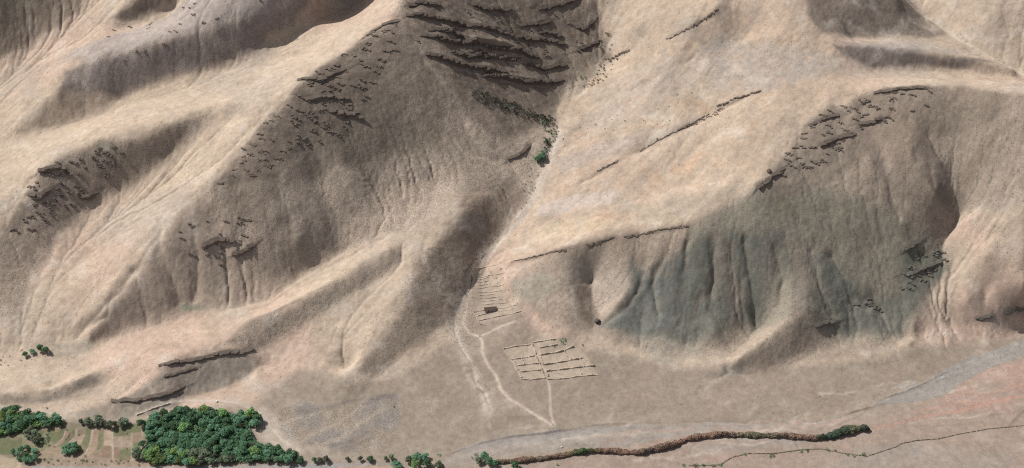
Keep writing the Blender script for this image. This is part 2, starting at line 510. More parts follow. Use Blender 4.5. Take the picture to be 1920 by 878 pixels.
Z = zone
VALLEY = Z([(-300,790),(0,775),(250,790),(480,760),(560,690),(700,725),(860,640),(900,520),(960,560),(1020,640),(1300,690),(1600,680),(1800,640),(2100,600),(2100,960),(-300,960)], 20)
tint((0.248, 0.205, 0.164), VALLEY, .9)
tint((0.25, 0.20, 0.16), VALLEY * sstep(.1, .5, fbm(50, 4, 215)), .6)
# steep ground with stones and scrub; slope shade partly painted into its tone
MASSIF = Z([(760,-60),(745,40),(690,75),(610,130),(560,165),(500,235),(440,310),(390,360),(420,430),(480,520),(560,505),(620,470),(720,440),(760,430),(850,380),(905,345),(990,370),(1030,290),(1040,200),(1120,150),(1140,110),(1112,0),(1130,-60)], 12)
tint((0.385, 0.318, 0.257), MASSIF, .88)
tint((0.385, 0.312, 0.25), Z([(560,330),(640,310),(720,300),(830,320),(905,340),(860,400),(790,440),(720,465),(640,470),(580,430)], 40, 2.2), .85)  # sunlit lower slope paled in the colour
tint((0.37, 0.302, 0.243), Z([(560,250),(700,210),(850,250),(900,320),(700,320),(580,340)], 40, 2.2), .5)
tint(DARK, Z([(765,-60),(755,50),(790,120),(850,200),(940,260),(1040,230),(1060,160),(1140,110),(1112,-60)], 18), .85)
tint((0.235, 0.190, 0.152), Z([(770,-40),(755,20),(740,42),(680,77),(600,132),(556,167),(546,192),(500,237),(432,312),(388,356),(420,410),(480,420),(560,340),(640,310),(740,280),(830,260),(830,160),(800,80)], 9, 1.2), .8)  # rock tone, darkened to sharpen the crest's lit and shaded sides
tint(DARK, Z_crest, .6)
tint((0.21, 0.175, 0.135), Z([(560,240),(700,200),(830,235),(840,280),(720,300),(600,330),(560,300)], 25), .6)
tint(DARK, Z([(885,390),(960,320),(985,375),(935,438),(890,498),(858,553),(848,590),(790,640),(700,708),(670,700),(700,655),(745,600),(772,550),(775,495),(800,470),(845,435)], 9), .55)  # shaded right flank above the gully, darkened in the colour
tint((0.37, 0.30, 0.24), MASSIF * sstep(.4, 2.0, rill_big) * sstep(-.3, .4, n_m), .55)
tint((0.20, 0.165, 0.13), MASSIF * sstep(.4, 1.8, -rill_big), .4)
_s = (base + .42 * GX + 9 * fbm(70, 4, 11)) / 3.6
tint((0.135, 0.105, 0.085), Z_cliff * sstep(.35, .1, np.abs(_s - np.floor(_s) - .5)) * sstep(-.2, .3, fbm(30, 3, 15)), .6)
for zz in (Z_crest, Z_lc, Z_rc, Z_nose, Z_rr):
    tint((0.165, 0.132, 0.108), zz * sstep(-.05, .3, .7 * noise(15, 17, 6) + .5 * noise(6, 18, 3)), .7)
SPURB = Z([(735,485),(640,530),(560,570),(470,600),(420,640),(480,660),(560,612),(640,567),(745,495)], 8)
tint((0.31, 0.255, 0.205), SPURB, .7)  # shade on the long spur's right face, put into its colour
tint((0.20, 0.178, 0.15), Z([(305,690),(350,672),(475,658),(480,690),(410,730),(345,742),(330,764),(240,785),(180,786),(125,775),(235,748),(280,715)], 9, .7), .75)  # greyer, darker ground below the low left ledges
tint((0.23, 0.20, 0.17), Z([(0,745),(60,748),(120,735),(175,702),(185,715),(130,745),(60,757),(0,757)], 6), .6)  # shadow of the small swale painted into the ground
LC = Z([(400,205),(300,255),(240,268),(195,263),(135,286),(80,320),(50,370),(10,426),(-80,520),(-80,640),(0,605),(35,578),(55,523),(95,468),(115,436),(165,386),(225,346),(280,315),(330,275)], 9)  # second crest's shaded slope; its shade is painted in with BROWN
tint(BROWN, LC, .8); tint(OLIVE, Z([(180,265),(230,268),(240,300),(170,300)], 10), .4)
NOSE = Z([(300,430),(380,360),(460,400),(560,510),(480,570),(350,580),(200,630),(170,600),(240,520)], 18)
tint((0.355, 0.285, 0.225), NOSE, .8)
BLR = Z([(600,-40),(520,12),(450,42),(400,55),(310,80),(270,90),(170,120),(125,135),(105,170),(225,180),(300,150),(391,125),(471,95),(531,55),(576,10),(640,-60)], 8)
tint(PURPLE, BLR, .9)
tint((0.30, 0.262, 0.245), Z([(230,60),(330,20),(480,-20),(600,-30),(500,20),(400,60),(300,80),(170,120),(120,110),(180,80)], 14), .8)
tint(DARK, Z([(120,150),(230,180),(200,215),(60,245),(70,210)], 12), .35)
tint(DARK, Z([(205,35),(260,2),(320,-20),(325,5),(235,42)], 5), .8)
tint((0.235, 0.19, 0.15), Z([(-60,-60),(160,-60),(150,20),(100,55),(0,110),(-80,120)], 8), .9)  # right-facing corner slope, its shade deepened by the tint
tint(OLIVE, Z([(-60,-60),(110,-60),(60,10),(-60,60)], 14), .35)
# pale right flank
RF = Z([(1115,0),(1150,110),(1045,200),(1045,260),(1020,320),(990,385),(940,450),(960,490),(1150,440),(1290,420),(1420,345),(1490,250),(1560,195),(1640,165),(1560,90),(1490,0),(1300,-60),(1120,-60)], 10)
tint((0.405, 0.32, 0.245), RF, .7)
tint((0.33, 0.285, 0.245), Z([(1350,60),(1500,90),(1560,110),(1600,140),(1440,170),(1330,160),(1310,100)], 22), .8)
tint((0.36, 0.305, 0.255), Z([(1120,160),(1250,100),(1330,130),(1250,200),(1100,260)], 25), .6)
tint(ORANGE, Z([(1200,215),(1300,180),(1340,200),(1220,260)], 12) * sstep(-.2, .4, n_m), .65)
tint(ORANGE, Z([(1200,330),(1430,250),(1480,270),(1400,330),(1250,350)], 16) * sstep(-.1, .5, n_m), .55)
tint(ORANGE, Z([(1010,440),(1120,395),(1190,400),(1180,420),(1040,455)], 8) * sstep(-.2, .4, n_m), .65)
tint((0.44, 0.375, 0.325), Z([(1000,385),(1080,360),(1180,355),(1150,380),(1010,410)], 8), .8)
tint((0.335, 0.285, 0.255), Z([(1040,300),(1110,270),(1230,240),(1300,215),(1290,235),(1130,300),(1050,330)], 10), .5)
tint((0.47, 0.385, 0.28), Z([(1010,425),(1100,408),(1180,418),(1290,400),(1260,418),(1150,432),(1050,450),(1000,450)], 8, 1.2), .6)
tint((0.34, 0.29, 0.225), Z([(1190,390),(1330,355),(1410,335),(1380,370),(1280,405),(1200,412)], 10), .6)
tint((0.31, 0.265, 0.235), Z([(1330,120),(1440,95),(1540,130),(1480,160),(1380,170)], 12), .5)
tint(PALE, Z([(955,445),(1010,440),(1015,470),(960,478)], 6, 1.4) * sstep(-.2, .4, n_s), .7)
tint(PALE, Z([(1200,215),(1240,205),(1230,220)], 5, 1.2), .5)
tint((0.44, 0.37, 0.28), Z([(1180,260),(1370,165),(1380,178),(1210,275)], 5) * sstep(-.3, .3, n_s), .6)
# green grey shale front of the right hill
FRONT = Z([(1000,490),(1150,450),(1280,430),(1350,395),(1430,345),(1490,280),(1560,205),(1640,172),(1760,160),(1920,175),(2100,190),(2100,340),(1920,372),(1870,390),(1800,400),(1770,450),(1785,495),(1740,560),(1700,640),(1600,665),(1420,690),(1300,660),(1200,660),(1120,625),(1040,620),(960,540)], 12)
tint((0.315, 0.258, 0.205), FRONT, .85)
tint((0.225, 0.205, 0.162), Z([(1290,430),(1430,350),(1560,350),(1690,400),(1770,460),(1785,500),(1740,560),(1650,640),(1500,600),(1420,620),(1300,650),(1250,560)], 22), .9)
tint((0.225, 0.185, 0.148), Z([(1420,352),(1450,322),(1480,282),(1500,242),(1560,202),(1640,172),(1720,162),(1800,162),(1900,178),(1860,230),(1760,250),(1640,280),(1560,340),(1480,380),(1430,385)], 9, 1.2), .75)  # dark band painted to make the crest's shaded edge crisper
tint(SHALE, Z([(1280,470),(1360,440),(1470,440),(1470,520),(1420,600),(1330,620),(1290,640),(1200,640),(1130,615),(1190,560),(1200,510)], 16, 1.3), .85)
tint((0.150, 0.155, 0.142), Z([(1190,505),(1280,490),(1280,610),(1200,630),(1130,612),(1180,560)], 10), .6)
tint((0.155, 0.165, 0.11), Z([(1400,370),(1560,370),(1640,420),(1560,440),(1420,430)], 30, 2) * sstep(-.3, .4, n_m), .5)
tint(SHALE, Z([(1510,480),(1580,490),(1620,550),(1690,560),(1740,560),(1690,630),(1580,620),(1560,590),(1510,560)], 16, 1.2), .75)
tint(SHALE, Z([(1690,470),(1760,460),(1785,500),(1740,555),(1690,560)], 10), .6)
tint((0.13, 0.15, 0.095), Z([(1690,460),(1730,455),(1760,500),(1700,500)], 10, 1.5), .4)
tint((0.27, 0.215, 0.17), Z([(1550,220),(1640,180),(1760,200),(1790,390),(1700,380),(1600,330)], 18), .6)
tint((0.20, 0.16, 0.135), Z([(1710,255),(1750,270),(1790,395),(1760,370)], 9), .8)  # shade on the ravine's left wall painted as a streak
tint((0.20, 0.16, 0.135), Z([(1610,275),(1640,270),(1690,345),(1670,350)], 7), .7)  # second painted streak of slope shade
tint(PALE, Z([(1050,490),(1140,480),(1190,500),(1180,550),(1130,590),(1060,560)], 20), .25)
tint((0.30, 0.27, 0.215), Z([(955,525),(1020,510),(1050,540),(1000,565),(970,550)], 12), .8)
tint((0.20, 0.155, 0.125), Z([(1075,540),(1108,530),(1130,595),(1120,615),(1085,590)], 7), .6)  # shaded side of the small spur painted dark
tint((0.41, 0.335, 0.255), Z([(1370,685),(1420,640),(1480,590),(1500,582),(1530,595),(1440,640),(1380,690)], 7), .8)
tint((0.40, 0.33, 0.255), Z([(1770,440),(1820,440),(1840,500),(1790,560),(1740,565),(1785,500)], 12), .7)
tint((0.255, 0.20, 0.165), Z([(1815,545),(1845,545),(1850,590),(1820,590)], 8, 1.2), .6)
tint((0.255, 0.20, 0.165), Z([(1870,535),(1905,540),(1910,585),(1870,590)], 8, 1.2), .6)
tint(OLIVE, Z([(1740,560),(1790,565),(1790,595),(1750,595)], 8), .4)
tint((0.22, 0.215, 0.18), Z([(1360,690),(1390,690),(1395,705),(1355,705)], 4), .6)
tint((0.25, 0.235, 0.195), Z([(1180,630),(1300,640),(1320,670),(1220,680)], 16, 1.5), .5)
for ln, w_, k_ in (([(1345,450),(1375,520),(1385,580),(1370,625)], 12, .5), ([(1440,470),(1450,540),(1440,590)], 9, .4), ([(1500,440),(1505,520),(1500,575)], 14, .45), ([(1640,400),(1650,470),(1665,540)], 14, .4)):
    tint((0.27, 0.222, 0.178), streak(ln, w_, 1.2), k_)
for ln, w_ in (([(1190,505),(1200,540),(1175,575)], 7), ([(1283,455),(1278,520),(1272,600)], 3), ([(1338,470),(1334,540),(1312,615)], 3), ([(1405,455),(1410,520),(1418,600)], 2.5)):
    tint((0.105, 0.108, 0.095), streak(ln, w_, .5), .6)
# upper right
tint((0.205, 0.168, 0.138), Z([(1490,-40),(1515,25),(1545,65),(1640,70),(1740,72),(1780,60),(1730,20),(1690,-40)], 10), .9)  # face turned from the sun, its shade put into the colour
tint((0.19, 0.158, 0.14), Z([(1560,84),(1650,88),(1750,103),(1890,124),(1800,126),(1700,122),(1640,130),(1590,112)], 6), .9)  # wedge-shaped slope, shade painted into its tone
tint((0.31, 0.275, 0.25), Z([(1580,78),(1720,75),(1850,110),(1700,98),(1600,88)], 8), .6)
tint(BROWN, Z([(1880,-30),(1905,20),(1880,60),(1850,40),(1870,0)], 8), .5)
tint((0.22, 0.18, 0.145), Z([(1330,30),(1370,-20),(1390,-20),(1350,30)], 7), .6)
# green seep at the hill foot, stony old bar, low left
tint((0.17, 0.20, 0.14), Z([(335,565),(385,570),(380,580),(340,580)], 4, .6), .7)
tint((0.28, 0.265, 0.21), Z([(110,645),(180,640),(170,665),(100,670)], 8), .5)
STONY = Z([(520,770),(560,755),(650,770),(730,742),(760,752),(740,800),(740,840),(640,845),(560,835),(515,800)], 7, 1.3)
tint((0.225, 0.20, 0.18), STONY * sstep(-.35, .1, fbm(22, 3, 255)), .95)
tint(PALE, Z([(500,670),(590,660),(600,690),(540,730),(510,710)], 9, 1.5) * sstep(-.1, .4, n_m), .4)
tint(PALE, Z([(430,790),(500,760),(520,800),(570,850),(540,850),(480,810)], 7), .4)
# river plain and pink ground beyond the ditch
tint((0.275, 0.238, 0.21), Z([(820,870),(900,833),(1040,812),(1200,796),(1480,796),(1620,780),(1500,806),(1280,824),(1000,846),(850,875)], 7, 1.0), .8)
tint(PINK, Z([(1500,800),(1680,775),(1760,745),(1850,690),(2080,620),(2080,960),(900,960),(1000,868),(1290,836)], 14), .7)
tint((0.33, 0.22, 0.18), Z([(1760,730),(1850,690),(2000,660),(2000,760),(1850,770),(1760,770)], 14, 1.6) * sstep(-.3, .3, n_m), .6)
tint((0.265, 0.232, 0.20), Z([(1580,850),(1720,830),(1900,850),(1920,940),(1500,940)], 20, 1.6), .6)
tint((0.265, 0.228, 0.20), Z([(1290,838),(1500,820),(1500,835),(1300,856)], 8, 1.2), .6)
tint((0.27, 0.235, 0.20), Z([(1560,775),(1660,755),(1640,775),(1570,800),(1520,800)], 8) * sstep(-.2, .2, n_s), .5)
# the irrigated corner
FARM = Z([(-60,770),(90,775),(130,792),(250,797),(300,778),(370,768),(440,776),(480,786),(470,802),(470,825),(560,862),(540,868),(300,872),(-60,872)], 3, .3)
tint((0.20, 0.175, 0.12), FARM, .85)
tint((0.15, 0.165, 0.09), FARM * sstep(0, .4, n_m), .5)
tint((0.29, 0.215, 0.165), Z([(90,840),(200,845),(330,860),(330,885),(60,890),(60,850)], 6, .8), .7)
# fine mottling of soil and crust
n_f = fbm(16, 4, 231); n_g = fbm(9, 3, 241)
tint(PALE, sstep(.15, .7, n_f) * (1 - .6 * VALLEY) * (1 - MASSIF) * (1 - FRONT), .5)
tint((0.27, 0.212, 0.165), sstep(.15, .7, -n_f), .4)
tint(ORANGE, RF * sstep(.2, .7, n_g), .35)
tint((0.26, 0.225, 0.19), RF * sstep(.3, 1.6, rill_big) * sstep(-.2, .4, n_m), .45)

# bed tones, scree, wash lines
tint((0.14, 0.11, 0.088), rock, .7)
tint((0.40, 0.33, 0.26), sstep(4.2, 6.0, flow) * sstep(.12, .3, slope) * (1 - FRONT), .35)
tint((0.13, 0.125, 0.105), FRONT * sstep(3.6, 5.6, flow) * sstep(.12, .3, slope), .5)
for w_, d_, ln in CARVE:
    tint((0.34, 0.28, 0.22), streak(ln, 2.5), .15)
WASH = streak([(912,770),(905,735),(880,690),(857,640),(850,610),(853,585),(868,555),(885,520),(905,485),(930,455),(985,390),(1008,350),(1025,300),(1046,250)], 6)
tint(PALE, WASH * sstep(-.6, .1, n_s), .75)
for ln, w_, k_ in [
   ([(1040,800),(1000,795),(925,810),(915,790),(930,760)], 2.2, .45), ([(920,720),(918,760),(900,800)], 3, .3), ([(870,740),(880,790)], 3, .25),
   ([(1060,795),(1130,755),(1180,730)], 2.5, .2), ([(960,760),(1000,790)], 3, .2),
   ([(780,85),(815,130),(870,205)], 3, .5), ([(690,70),(770,55),(800,110)], 2, .4), ([(835,245),(880,285),(935,305)], 4, .4),
   ([(570,240),(620,310),(700,400)], 6, .3), ([(1700,-10),(1760,45),(1860,95),(1930,135)], 3, .5), ([(205,25),(110,60),(20,105)], 3, .5),
   ([(1650,560),(1662,600),(1672,625)], 2, .45), ([(1405,540),(1415,590)], 2, .4), ([(1365,690),(1400,660),(1440,635)], 2, .5),
   ([(1310,735),(1345,705)], 3, .4), ([(1660,300),(1700,380)], 4, .35), ([(1770,290),(1795,390)], 4, .4), ([(1820,395),(1920,372)], 5, .5),
   ([(1600,755),(1700,752),(1790,730)], 3, .3), ([(1560,818),(1700,795),(1850,772),(2000,745)], 3, .4), ([(1560,798),(1640,760)], 4, .35),
   ([(500,765),(530,805),(580,845),(640,855)], 4, .5), ([(360,750),(430,752),(490,770)], 4, .45), ([(0,742),(60,715),(150,670),(180,650)], 2, .35),
   ([(0,765),(80,775),(120,782)], 3, .5)]:
    tint(PALE, streak(ln, w_) * sstep(-.6, .2, n_s), k_ * .55)
for ln, w_, k_ in [([(1640,800),(1760,778),(1850,757),(2000,730)], 1.6, .55), ([(1720,775),(1830,748),(1930,715)], 1.4, .4), ([(1600,815),(1640,802)], 1.5, .5)]:
    tint((0.40, 0.215, 0.165), streak(ln, w_), k_)
for q_ in range(44):          # braids of the flood plain and goat tracks
    _r = random.Random(q_ + 40); x_ = _r.uniform(1000, 1850); y_ = _r.uniform(790, 870) if x_ < 1500 else _r.uniform(735, 870)
    ln_ = [(x_, y_), (x_ + _r.uniform(40, 90), y_ - _r.uniform(2, 14)), (x_ + _r.uniform(110, 200), y_ - _r.uniform(6, 34))]
    tint(_r.choice([PALE, (0.20, 0.165, 0.135), (0.36, 0.225, 0.18), (0.25, 0.23, 0.215)]), streak(ln_, _r.uniform(.9, 2.6), .8) * sstep(-.5, .2, n_s), .45)
for q_ in range(30):          # faint rills down the fans
    _r = random.Random(q_ + 90); x_ = _r.uniform(600, 1750); y_ = _r.uniform(690, 770)
    ln_ = [(x_, y_), (x_ + _r.uniform(-20, 6), y_ + 20), (x_ + _r.uniform(-40, 10), y_ + _r.uniform(35, 60))]
    tint(_r.choice([PALE, (0.20, 0.165, 0.135)]), streak(ln_, _r.uniform(1, 3.5), .8) * sstep(-.4, .3, n_s), .13)
for ln, w_, k_ in [
   ([(1520,793),(1640,762),(1690,748)], 1.3, .5), ([(1570,800),(1600,785),(1640,763)], 1.3, .4), ([(860,848),(905,832),(960,820),(1110,801),(1250,792),(1440,793)], 1.2, .35),
   ([(1680,775),(1700,790),(1696,800)], 1.3, .4), ([(1890,800),(1910,775),(1930,765)], 1.5, .6), ([(1860,840),(1880,860),(1890,880)], 3, .3), ([(1760,820),(1800,870)], 3, .25),
   ([(1480,818),(1495,838)], 1.0, .4), ([(1180,450),(1260,425),(1290,420)], 3, .35), ([(960,490),(1060,470),(1150,443)], 2.5, .35)]:
    tint((0.17, 0.135, 0.105), streak(ln, w_), k_)

# paths, road, river gravel, plots: each one also gets a skin of its own further down
SKINS = []
def path(nm, ln, w, c, k=.85):
    m = streak(ln, w, .12); tint(c, m, k); SKINS.append((nm, m * 1.15))
TRK = (0.50, 0.42, 0.34)
path("track", [(1010,346),(985,388),(940,440),(905,478),(887,500),(884,538),(879,553),(873,583),(868,608),(880,625),(899,632),(904,643),(903,660),(915,685),(930,705),(938,730),(955,748),(990,770),(1036,797)], 2.0, TRK)
path("dry_wash", [(1050,240),(1042,275),(1032,305),(1018,345),(998,380),(974,414),(946,444),(926,468),(906,484)], 2.6, PALE, .75)
path("dry_wash", [(884,520),(876,545),(866,565),(856,585),(853,605),(855,625),(866,650),(880,680),(893,700),(908,720)], 2.0, PALE, .55)
path("footpath", [(899,631),(920,622),(940,612),(966,603)], 1.5, TRK, .7)
path("footpath", [(1026,711),(1031,725),(1033,750),(1033,775),(1037,796)], 1.6, TRK, .8)
path("footpath", [(255,776),(285,764),(318,754),(350,750),(400,751),(450,757),(490,775)], 1.6, PALE, .8)
path("footpath", [(492,778),(505,800),(530,825),(560,845)], 2.2, PALE, .6)
path("footpath", [(0,762),(40,768),(90,773),(122,784)], 1.6, PALE, .6)
path("footpath", [(1008,640),(1011,655),(1014,670),(1020,690),(1025,710)], 1.6, TRK, .6)
path("mountain_track", [(1690,-12),(1740,32),(1800,76),(1860,110),(1925,143)], 2.2, TRK, .6)
GRV = Z([(1640,757),(1700,731),(1740,719),(1768,696),(1800,676),(1860,659),(1940,632),(1940,663),(1860,688),(1805,718),(1775,740),(1720,755)], 2.5, .35)
tint((0.25, 0.229, 0.21), GRV, .9); SKINS.append(("river_gravel", GRV))
tint((0.30, 0.285, 0.255), Z([(1700,735),(1780,690),(1860,655),(1940,630),(1940,645),(1850,668),(1780,700)], 4, .6) * sstep(-.2, .3, n_s), .5)
for q_ in range(16):
    _r = random.Random(q_ + 300); x_ = _r.uniform(1640, 1860); b_ = np.interp(x_, [1640, 1760, 1860], [750, 712, 668])
    o_ = _r.uniform(-9, 9)
    tint(_r.choice([(0.33, 0.305, 0.28), (0.20, 0.18, 0.16), (0.36, 0.32, 0.28)]), streak([(x_, b_ + o_), (x_ + 30, b_ - 11 + o_ * .8), (x_ + 70, b_ - 27 + o_ * .7)], _r.uniform(.8, 2), .6) * sstep(-.5, .2, n_s), .45)
for q_ in range(16):
    _r = random.Random(q_ + 400); x_ = _r.uniform(860, 1400); b_ = np.interp(x_, [860, 1040, 1400], [850, 820, 798])
    o_ = _r.uniform(-8, 8)
    tint(_r.choice([(0.33, 0.295, 0.26), (0.20, 0.175, 0.15)]), streak([(x_, b_ + o_), (x_ + 50, b_ - 7 + o_), (x_ + 110, b_ - 12 + o_)], _r.uniform(.8, 2), .6) * sstep(-.5, .2, n_s), .4)
GRV2 = Z([(850,845),(905,828),(960,817),(1040,806),(1120,800),(1200,800),(1120,812),(1020,826),(920,838),(870,850)], 3, .5)
tint((0.255, 0.232, 0.215), GRV2, .75); SKINS.append(("river_gravel", GRV2))
ROAD = Z([(60,874),(300,875),(480,873),(600,869),(700,868),(760,871),(680,874),(560,884),(60,900)], 2.0, .2)
tint((0.27, 0.25, 0.238), ROAD, .9); SKINS.append(("road", ROAD))
tint((0.38, 0.27, 0.20), Z([(640,874),(700,872),(790,877),(790,890),(600,890)], 4, .4), .6)
tint((0.42, 0.33, 0.245), Z([(-20,850),(40,862),(40,880),(-20,880)], 4, .5), .6)
FG = (0.115, 0.13, 0.065); FB = (0.25, 0.175, 0.13); FP = (0.33, 0.24, 0.18); FS = (0.35, 0.27, 0.205); FD = (0.21, 0.165, 0.12)
for c, pl in [
  (FG, [(95,807),(123,805),(117,820),(103,832),(93,827)]), (FB, [(123,810),(133,807),(130,820),(108,840),(103,837)]),
  (FG, [(135,807),(142,807),(140,818),(117,838),(113,838)]), (FP, [(145,818),(160,815),(150,838),(120,843)]), (FD, [(145,806),(161,805),(160,814),(145,817)]),
  (FG, [(163,802),(172,802),(170,823),(158,850),(148,848)]), (FP, [(173,803),(187,803),(183,827),(177,855),(163,855)]),
  (FG, [(188,807),(194,807),(192,833),(182,847),(183,823)]), (FS, [(195,807),(211,810),(211,837),(195,835)]),
  (FS, [(213,820),(247,818),(247,840),(212,838)]), (FG, [(212,803),(233,803),(233,817),(212,818)]),
  (FG, [(234,795),(265,795),(263,810),(237,813)]), (FB, [(248,812),(267,812),(267,828),(249,830)]),
  (FG, [(248,831),(268,829),(267,850),(248,852)]), (FB, [(195,837),(225,840),(222,860),(177,855)]),
  (FG, [(225,843),(247,843),(243,863),(222,863)]), (FG, [(-30,823),(40,820),(42,840),(22,852),(-30,853)]), (FG, [(70,807),(81,807),(79,830),(66,838)])]:
    m = Z(pl, 1.2, .05)
    tint(tuple(v * random.Random(pl[0][0] * 7 + pl[0][1]).uniform(.85, 1.12) for v in c), m, .9 if c is not FG else .8); SKINS.append(("field", m))
for ln in ([(123,808),(118,822),(104,836)], [(143,806),(142,818),(119,840)], [(173,803),(171,825),(160,853)], [(247,812),(248,862)], [(211,805),(211,858)], [(267,797),(267,850)]):
    tint(PALE, streak(ln, .8, .05), .6)
for ln in ([(840,565),(850,600),(851,620),(866,660),(886,690),(906,715),(918,735)],):
    tint((0.21, 0.17, 0.135), streak(ln, 1.2, .15), .5)
tint((0.24, 0.18, 0.13), FARM * sstep(.1, .6, .6 * noise(9, 271, 4) + .5 * noise(3.5, 272)), .55)
tint((0.13, 0.15, 0.08), FARM * sstep(.2, .6, .6 * noise(7, 273, 11) + .4 * noise(3, 274)), .2)
PLOT = Z([(944,655),(1000,644),(1075,634),(1080,650),(1100,668),(1120,703),(1025,711),(978,711)], 3, .2)
tint((0.40, 0.33, 0.255), PLOT, .7)
for ln, w_ in (([(545,838),(600,812),(650,785),(690,757)], 3.5), ([(600,842),(650,815),(700,785),(725,765)], 3), ([(520,800),(570,780),(610,765)], 3)):
    tint((0.34, 0.285, 0.23), streak(ln, w_, .6), .7)
for ln, w_ in (([(620,838),(660,826),(690,812)], 2), ([(650,836),(700,820)], 2), ([(560,775),(620,762),(680,752)], 2.5), ([(690,760),(735,745)], 2)):
    tint((0.16, 0.14, 0.125), streak(ln, w_, .7), .6)
tint((0.38, 0.315, 0.25), Z([(892,500),(935,495),(945,540),(975,585),(900,607),(888,585),(900,560)], 4, .3), .6)

scrub = np.clip(.03 + .9 * MASSIF + .22 * FRONT + .7 * LC + .5 * BLR + .9 * SPURB + .9 * STONY + .12 * sstep(0, .5, n_m) - .06 * VALLEY, 0, 1).astype(np.float32)
scrub = np.maximum(scrub, .85 * Z([(870,400),(960,320),(985,375),(935,438),(890,498),(858,553),(848,590),(790,640),(700,708),(670,700),(745,600),(775,495),(845,435)], 10))
scrub = np.maximum(scrub, .8 * Z([(840,560),(880,520),(900,600),(870,660),(840,640)], 8))
scrub *= (1 - FARM)
scrub = np.maximum(scrub, .22 * Z([(1400,790),(1560,770),(1680,750),(1800,700),(1920,660),(1920,640),(1700,725),(1500,770)], 10))

# ------------------------------------------------------------------ materials
def mat(name, rough=.95):
    m = bpy.data.materials.new(name)
    m.use_nodes = True
    b = m.node_tree.nodes["Principled BSDF"]
    b.inputs["Roughness"].default_value = rough
    b.inputs["Specular IOR Level"].default_value = .15
    return m, m.node_tree, b

def N(nt, t, **kw):
    n = nt.nodes.new(t)
    for k, v in kw.items():
        if k in n.inputs: n.inputs[k].default_value = v
        else: setattr(n, k, v)
    return n

def math_n(nt, op, a, b=None, clamp=False):
    n = nt.nodes.new("ShaderNodeMath"); n.operation = op; n.use_clamp = clamp
    for i, v in enumerate((a, b)):
        if v is None: continue
        if isinstance(v, (int, float)): n.inputs[i].default_value = v
        else: nt.links.new(v, n.inputs[i])
    return n.outputs[0]

def mixc(nt, fac, a, b, mode='MIX'):
    n = nt.nodes.new("ShaderNodeMix"); n.data_type = 'RGBA'; n.blend_type = mode
    for s, v in ((n.inputs[0], fac), (n.inputs[6], a), (n.inputs[7], b)):
        if isinstance(v, (int, float)): s.default_value = v
        elif isinstance(v, tuple): s.default_value = (*v, 1)
        else: nt.links.new(v, s)
    return n.outputs[2]

def land_material(name, own=None, grain=1.0, scrub_default=None):
    """dry earth: its own colour (or the land's colour field, slope shade included), stones, thorn scrub dots"""
    m, nt, b = mat(name)
    pos = N(nt, "ShaderNodeNewGeometry").outputs["Position"]
    if own is None:
        c = N(nt, "ShaderNodeAttribute", attribute_name="earth").outputs["Color"]
    else:
        c = N(nt, "ShaderNodeRGB").outputs[0]; c.default_value = (*own, 1)
    def nz(s, d=3, r=.6, w=0):
        n = N(nt, "ShaderNodeTexNoise", Scale=s, Detail=d, Roughness=r, Distortion=w)
        nt.links.new(pos, n.inputs["Vector"]); return n.outputs["Fac"]
    n1 = nz(.55, 3, .75); n2 = nz(.16, 4, .65); n3 = nz(.028, 4, .6, .6)
    v = math_n(nt, 'MULTIPLY_ADD', n1, .55 * grain); v.node.inputs[2].default_value = 1 - .275 * grain
    v2 = math_n(nt, 'MULTIPLY_ADD', n2, .80 * grain); v2.node.inputs[2].default_value = 1 - .40 * grain
    v3 = math_n(nt, 'MULTIPLY_ADD', n3, .4 * grain); v3.node.inputs[2].default_value = 1 - .2 * grain
    k = math_n(nt, 'MULTIPLY', math_n(nt, 'MULTIPLY', v, v2), v3)
    kc = N(nt, "ShaderNodeCombineColor"); [nt.links.new(k, kc.inputs[i]) for i in range(3)]
    c = mixc(nt, 1.0, c, kc.outputs[0], 'MULTIPLY')
    # thorn cushions and stones
    vo = N(nt, "ShaderNodeTexVoronoi", Scale=.62); vo.feature = 'F1'
    nt.links.new(pos, vo.inputs["Vector"])
    vo2 = N(nt, "ShaderNodeTexVoronoi", Scale=.3); nt.links.new(pos, vo2.inputs["Vector"])
    sepr = N(nt, "ShaderNodeSeparateColor"); nt.links.new(vo.outputs["Color"], sepr.inputs[0])
    sepr2 = N(nt, "ShaderNodeSeparateColor"); nt.links.new(vo2.outputs["Color"], sepr2.inputs[0])
    if scrub_default is None:
        sc = N(nt, "ShaderNodeAttribute", attribute_name="scrub").outputs["Fac"]
    else:
        sc = N(nt, "ShaderNodeValue").outputs[0]; sc.default_value = scrub_default
    dens = math_n(nt, 'MULTIPLY', sc, math_n(nt, 'MULTIPLY', math_n(nt, 'SUBTRACT', math_n(nt, 'MULTIPLY', n3, 1.6), math_n(nt, 'MULTIPLY', math_n(nt, 'SUBTRACT', 1.0, n2), .75), True), 2.2))
    d1 = math_n(nt, 'MULTIPLY', math_n(nt, 'LESS_THAN', sepr.outputs[0], math_n(nt, 'MULTIPLY', dens, .8)),
                math_n(nt, 'LESS_THAN', vo.outputs["Distance"], .40))
    d2 = math_n(nt, 'MULTIPLY', math_n(nt, 'LESS_THAN', sepr2.outputs[0], math_n(nt, 'MULTIPLY', dens, .22)),
                math_n(nt, 'LESS_THAN', vo2.outputs["Distance"], .30))
    dots = math_n(nt, 'MAXIMUM', d1, d2)
    c = mixc(nt, math_n(nt, 'MULTIPLY', dots, .5), c, (0.125, 0.102, 0.075))
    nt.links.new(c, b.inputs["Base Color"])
    hgt = math_n(nt, 'ADD', math_n(nt, 'MULTIPLY', n1, .55), math_n(nt, 'MULTIPLY', dots, .5))
    bp = N(nt, "ShaderNodeBump", Strength=.5, Distance=1.0)
    nt.links.new(hgt, bp.inputs["Height"]); nt.links.new(bp.outputs[0], b.inputs["Normal"])
    return m

M_LAND = land_material("dry_earth")

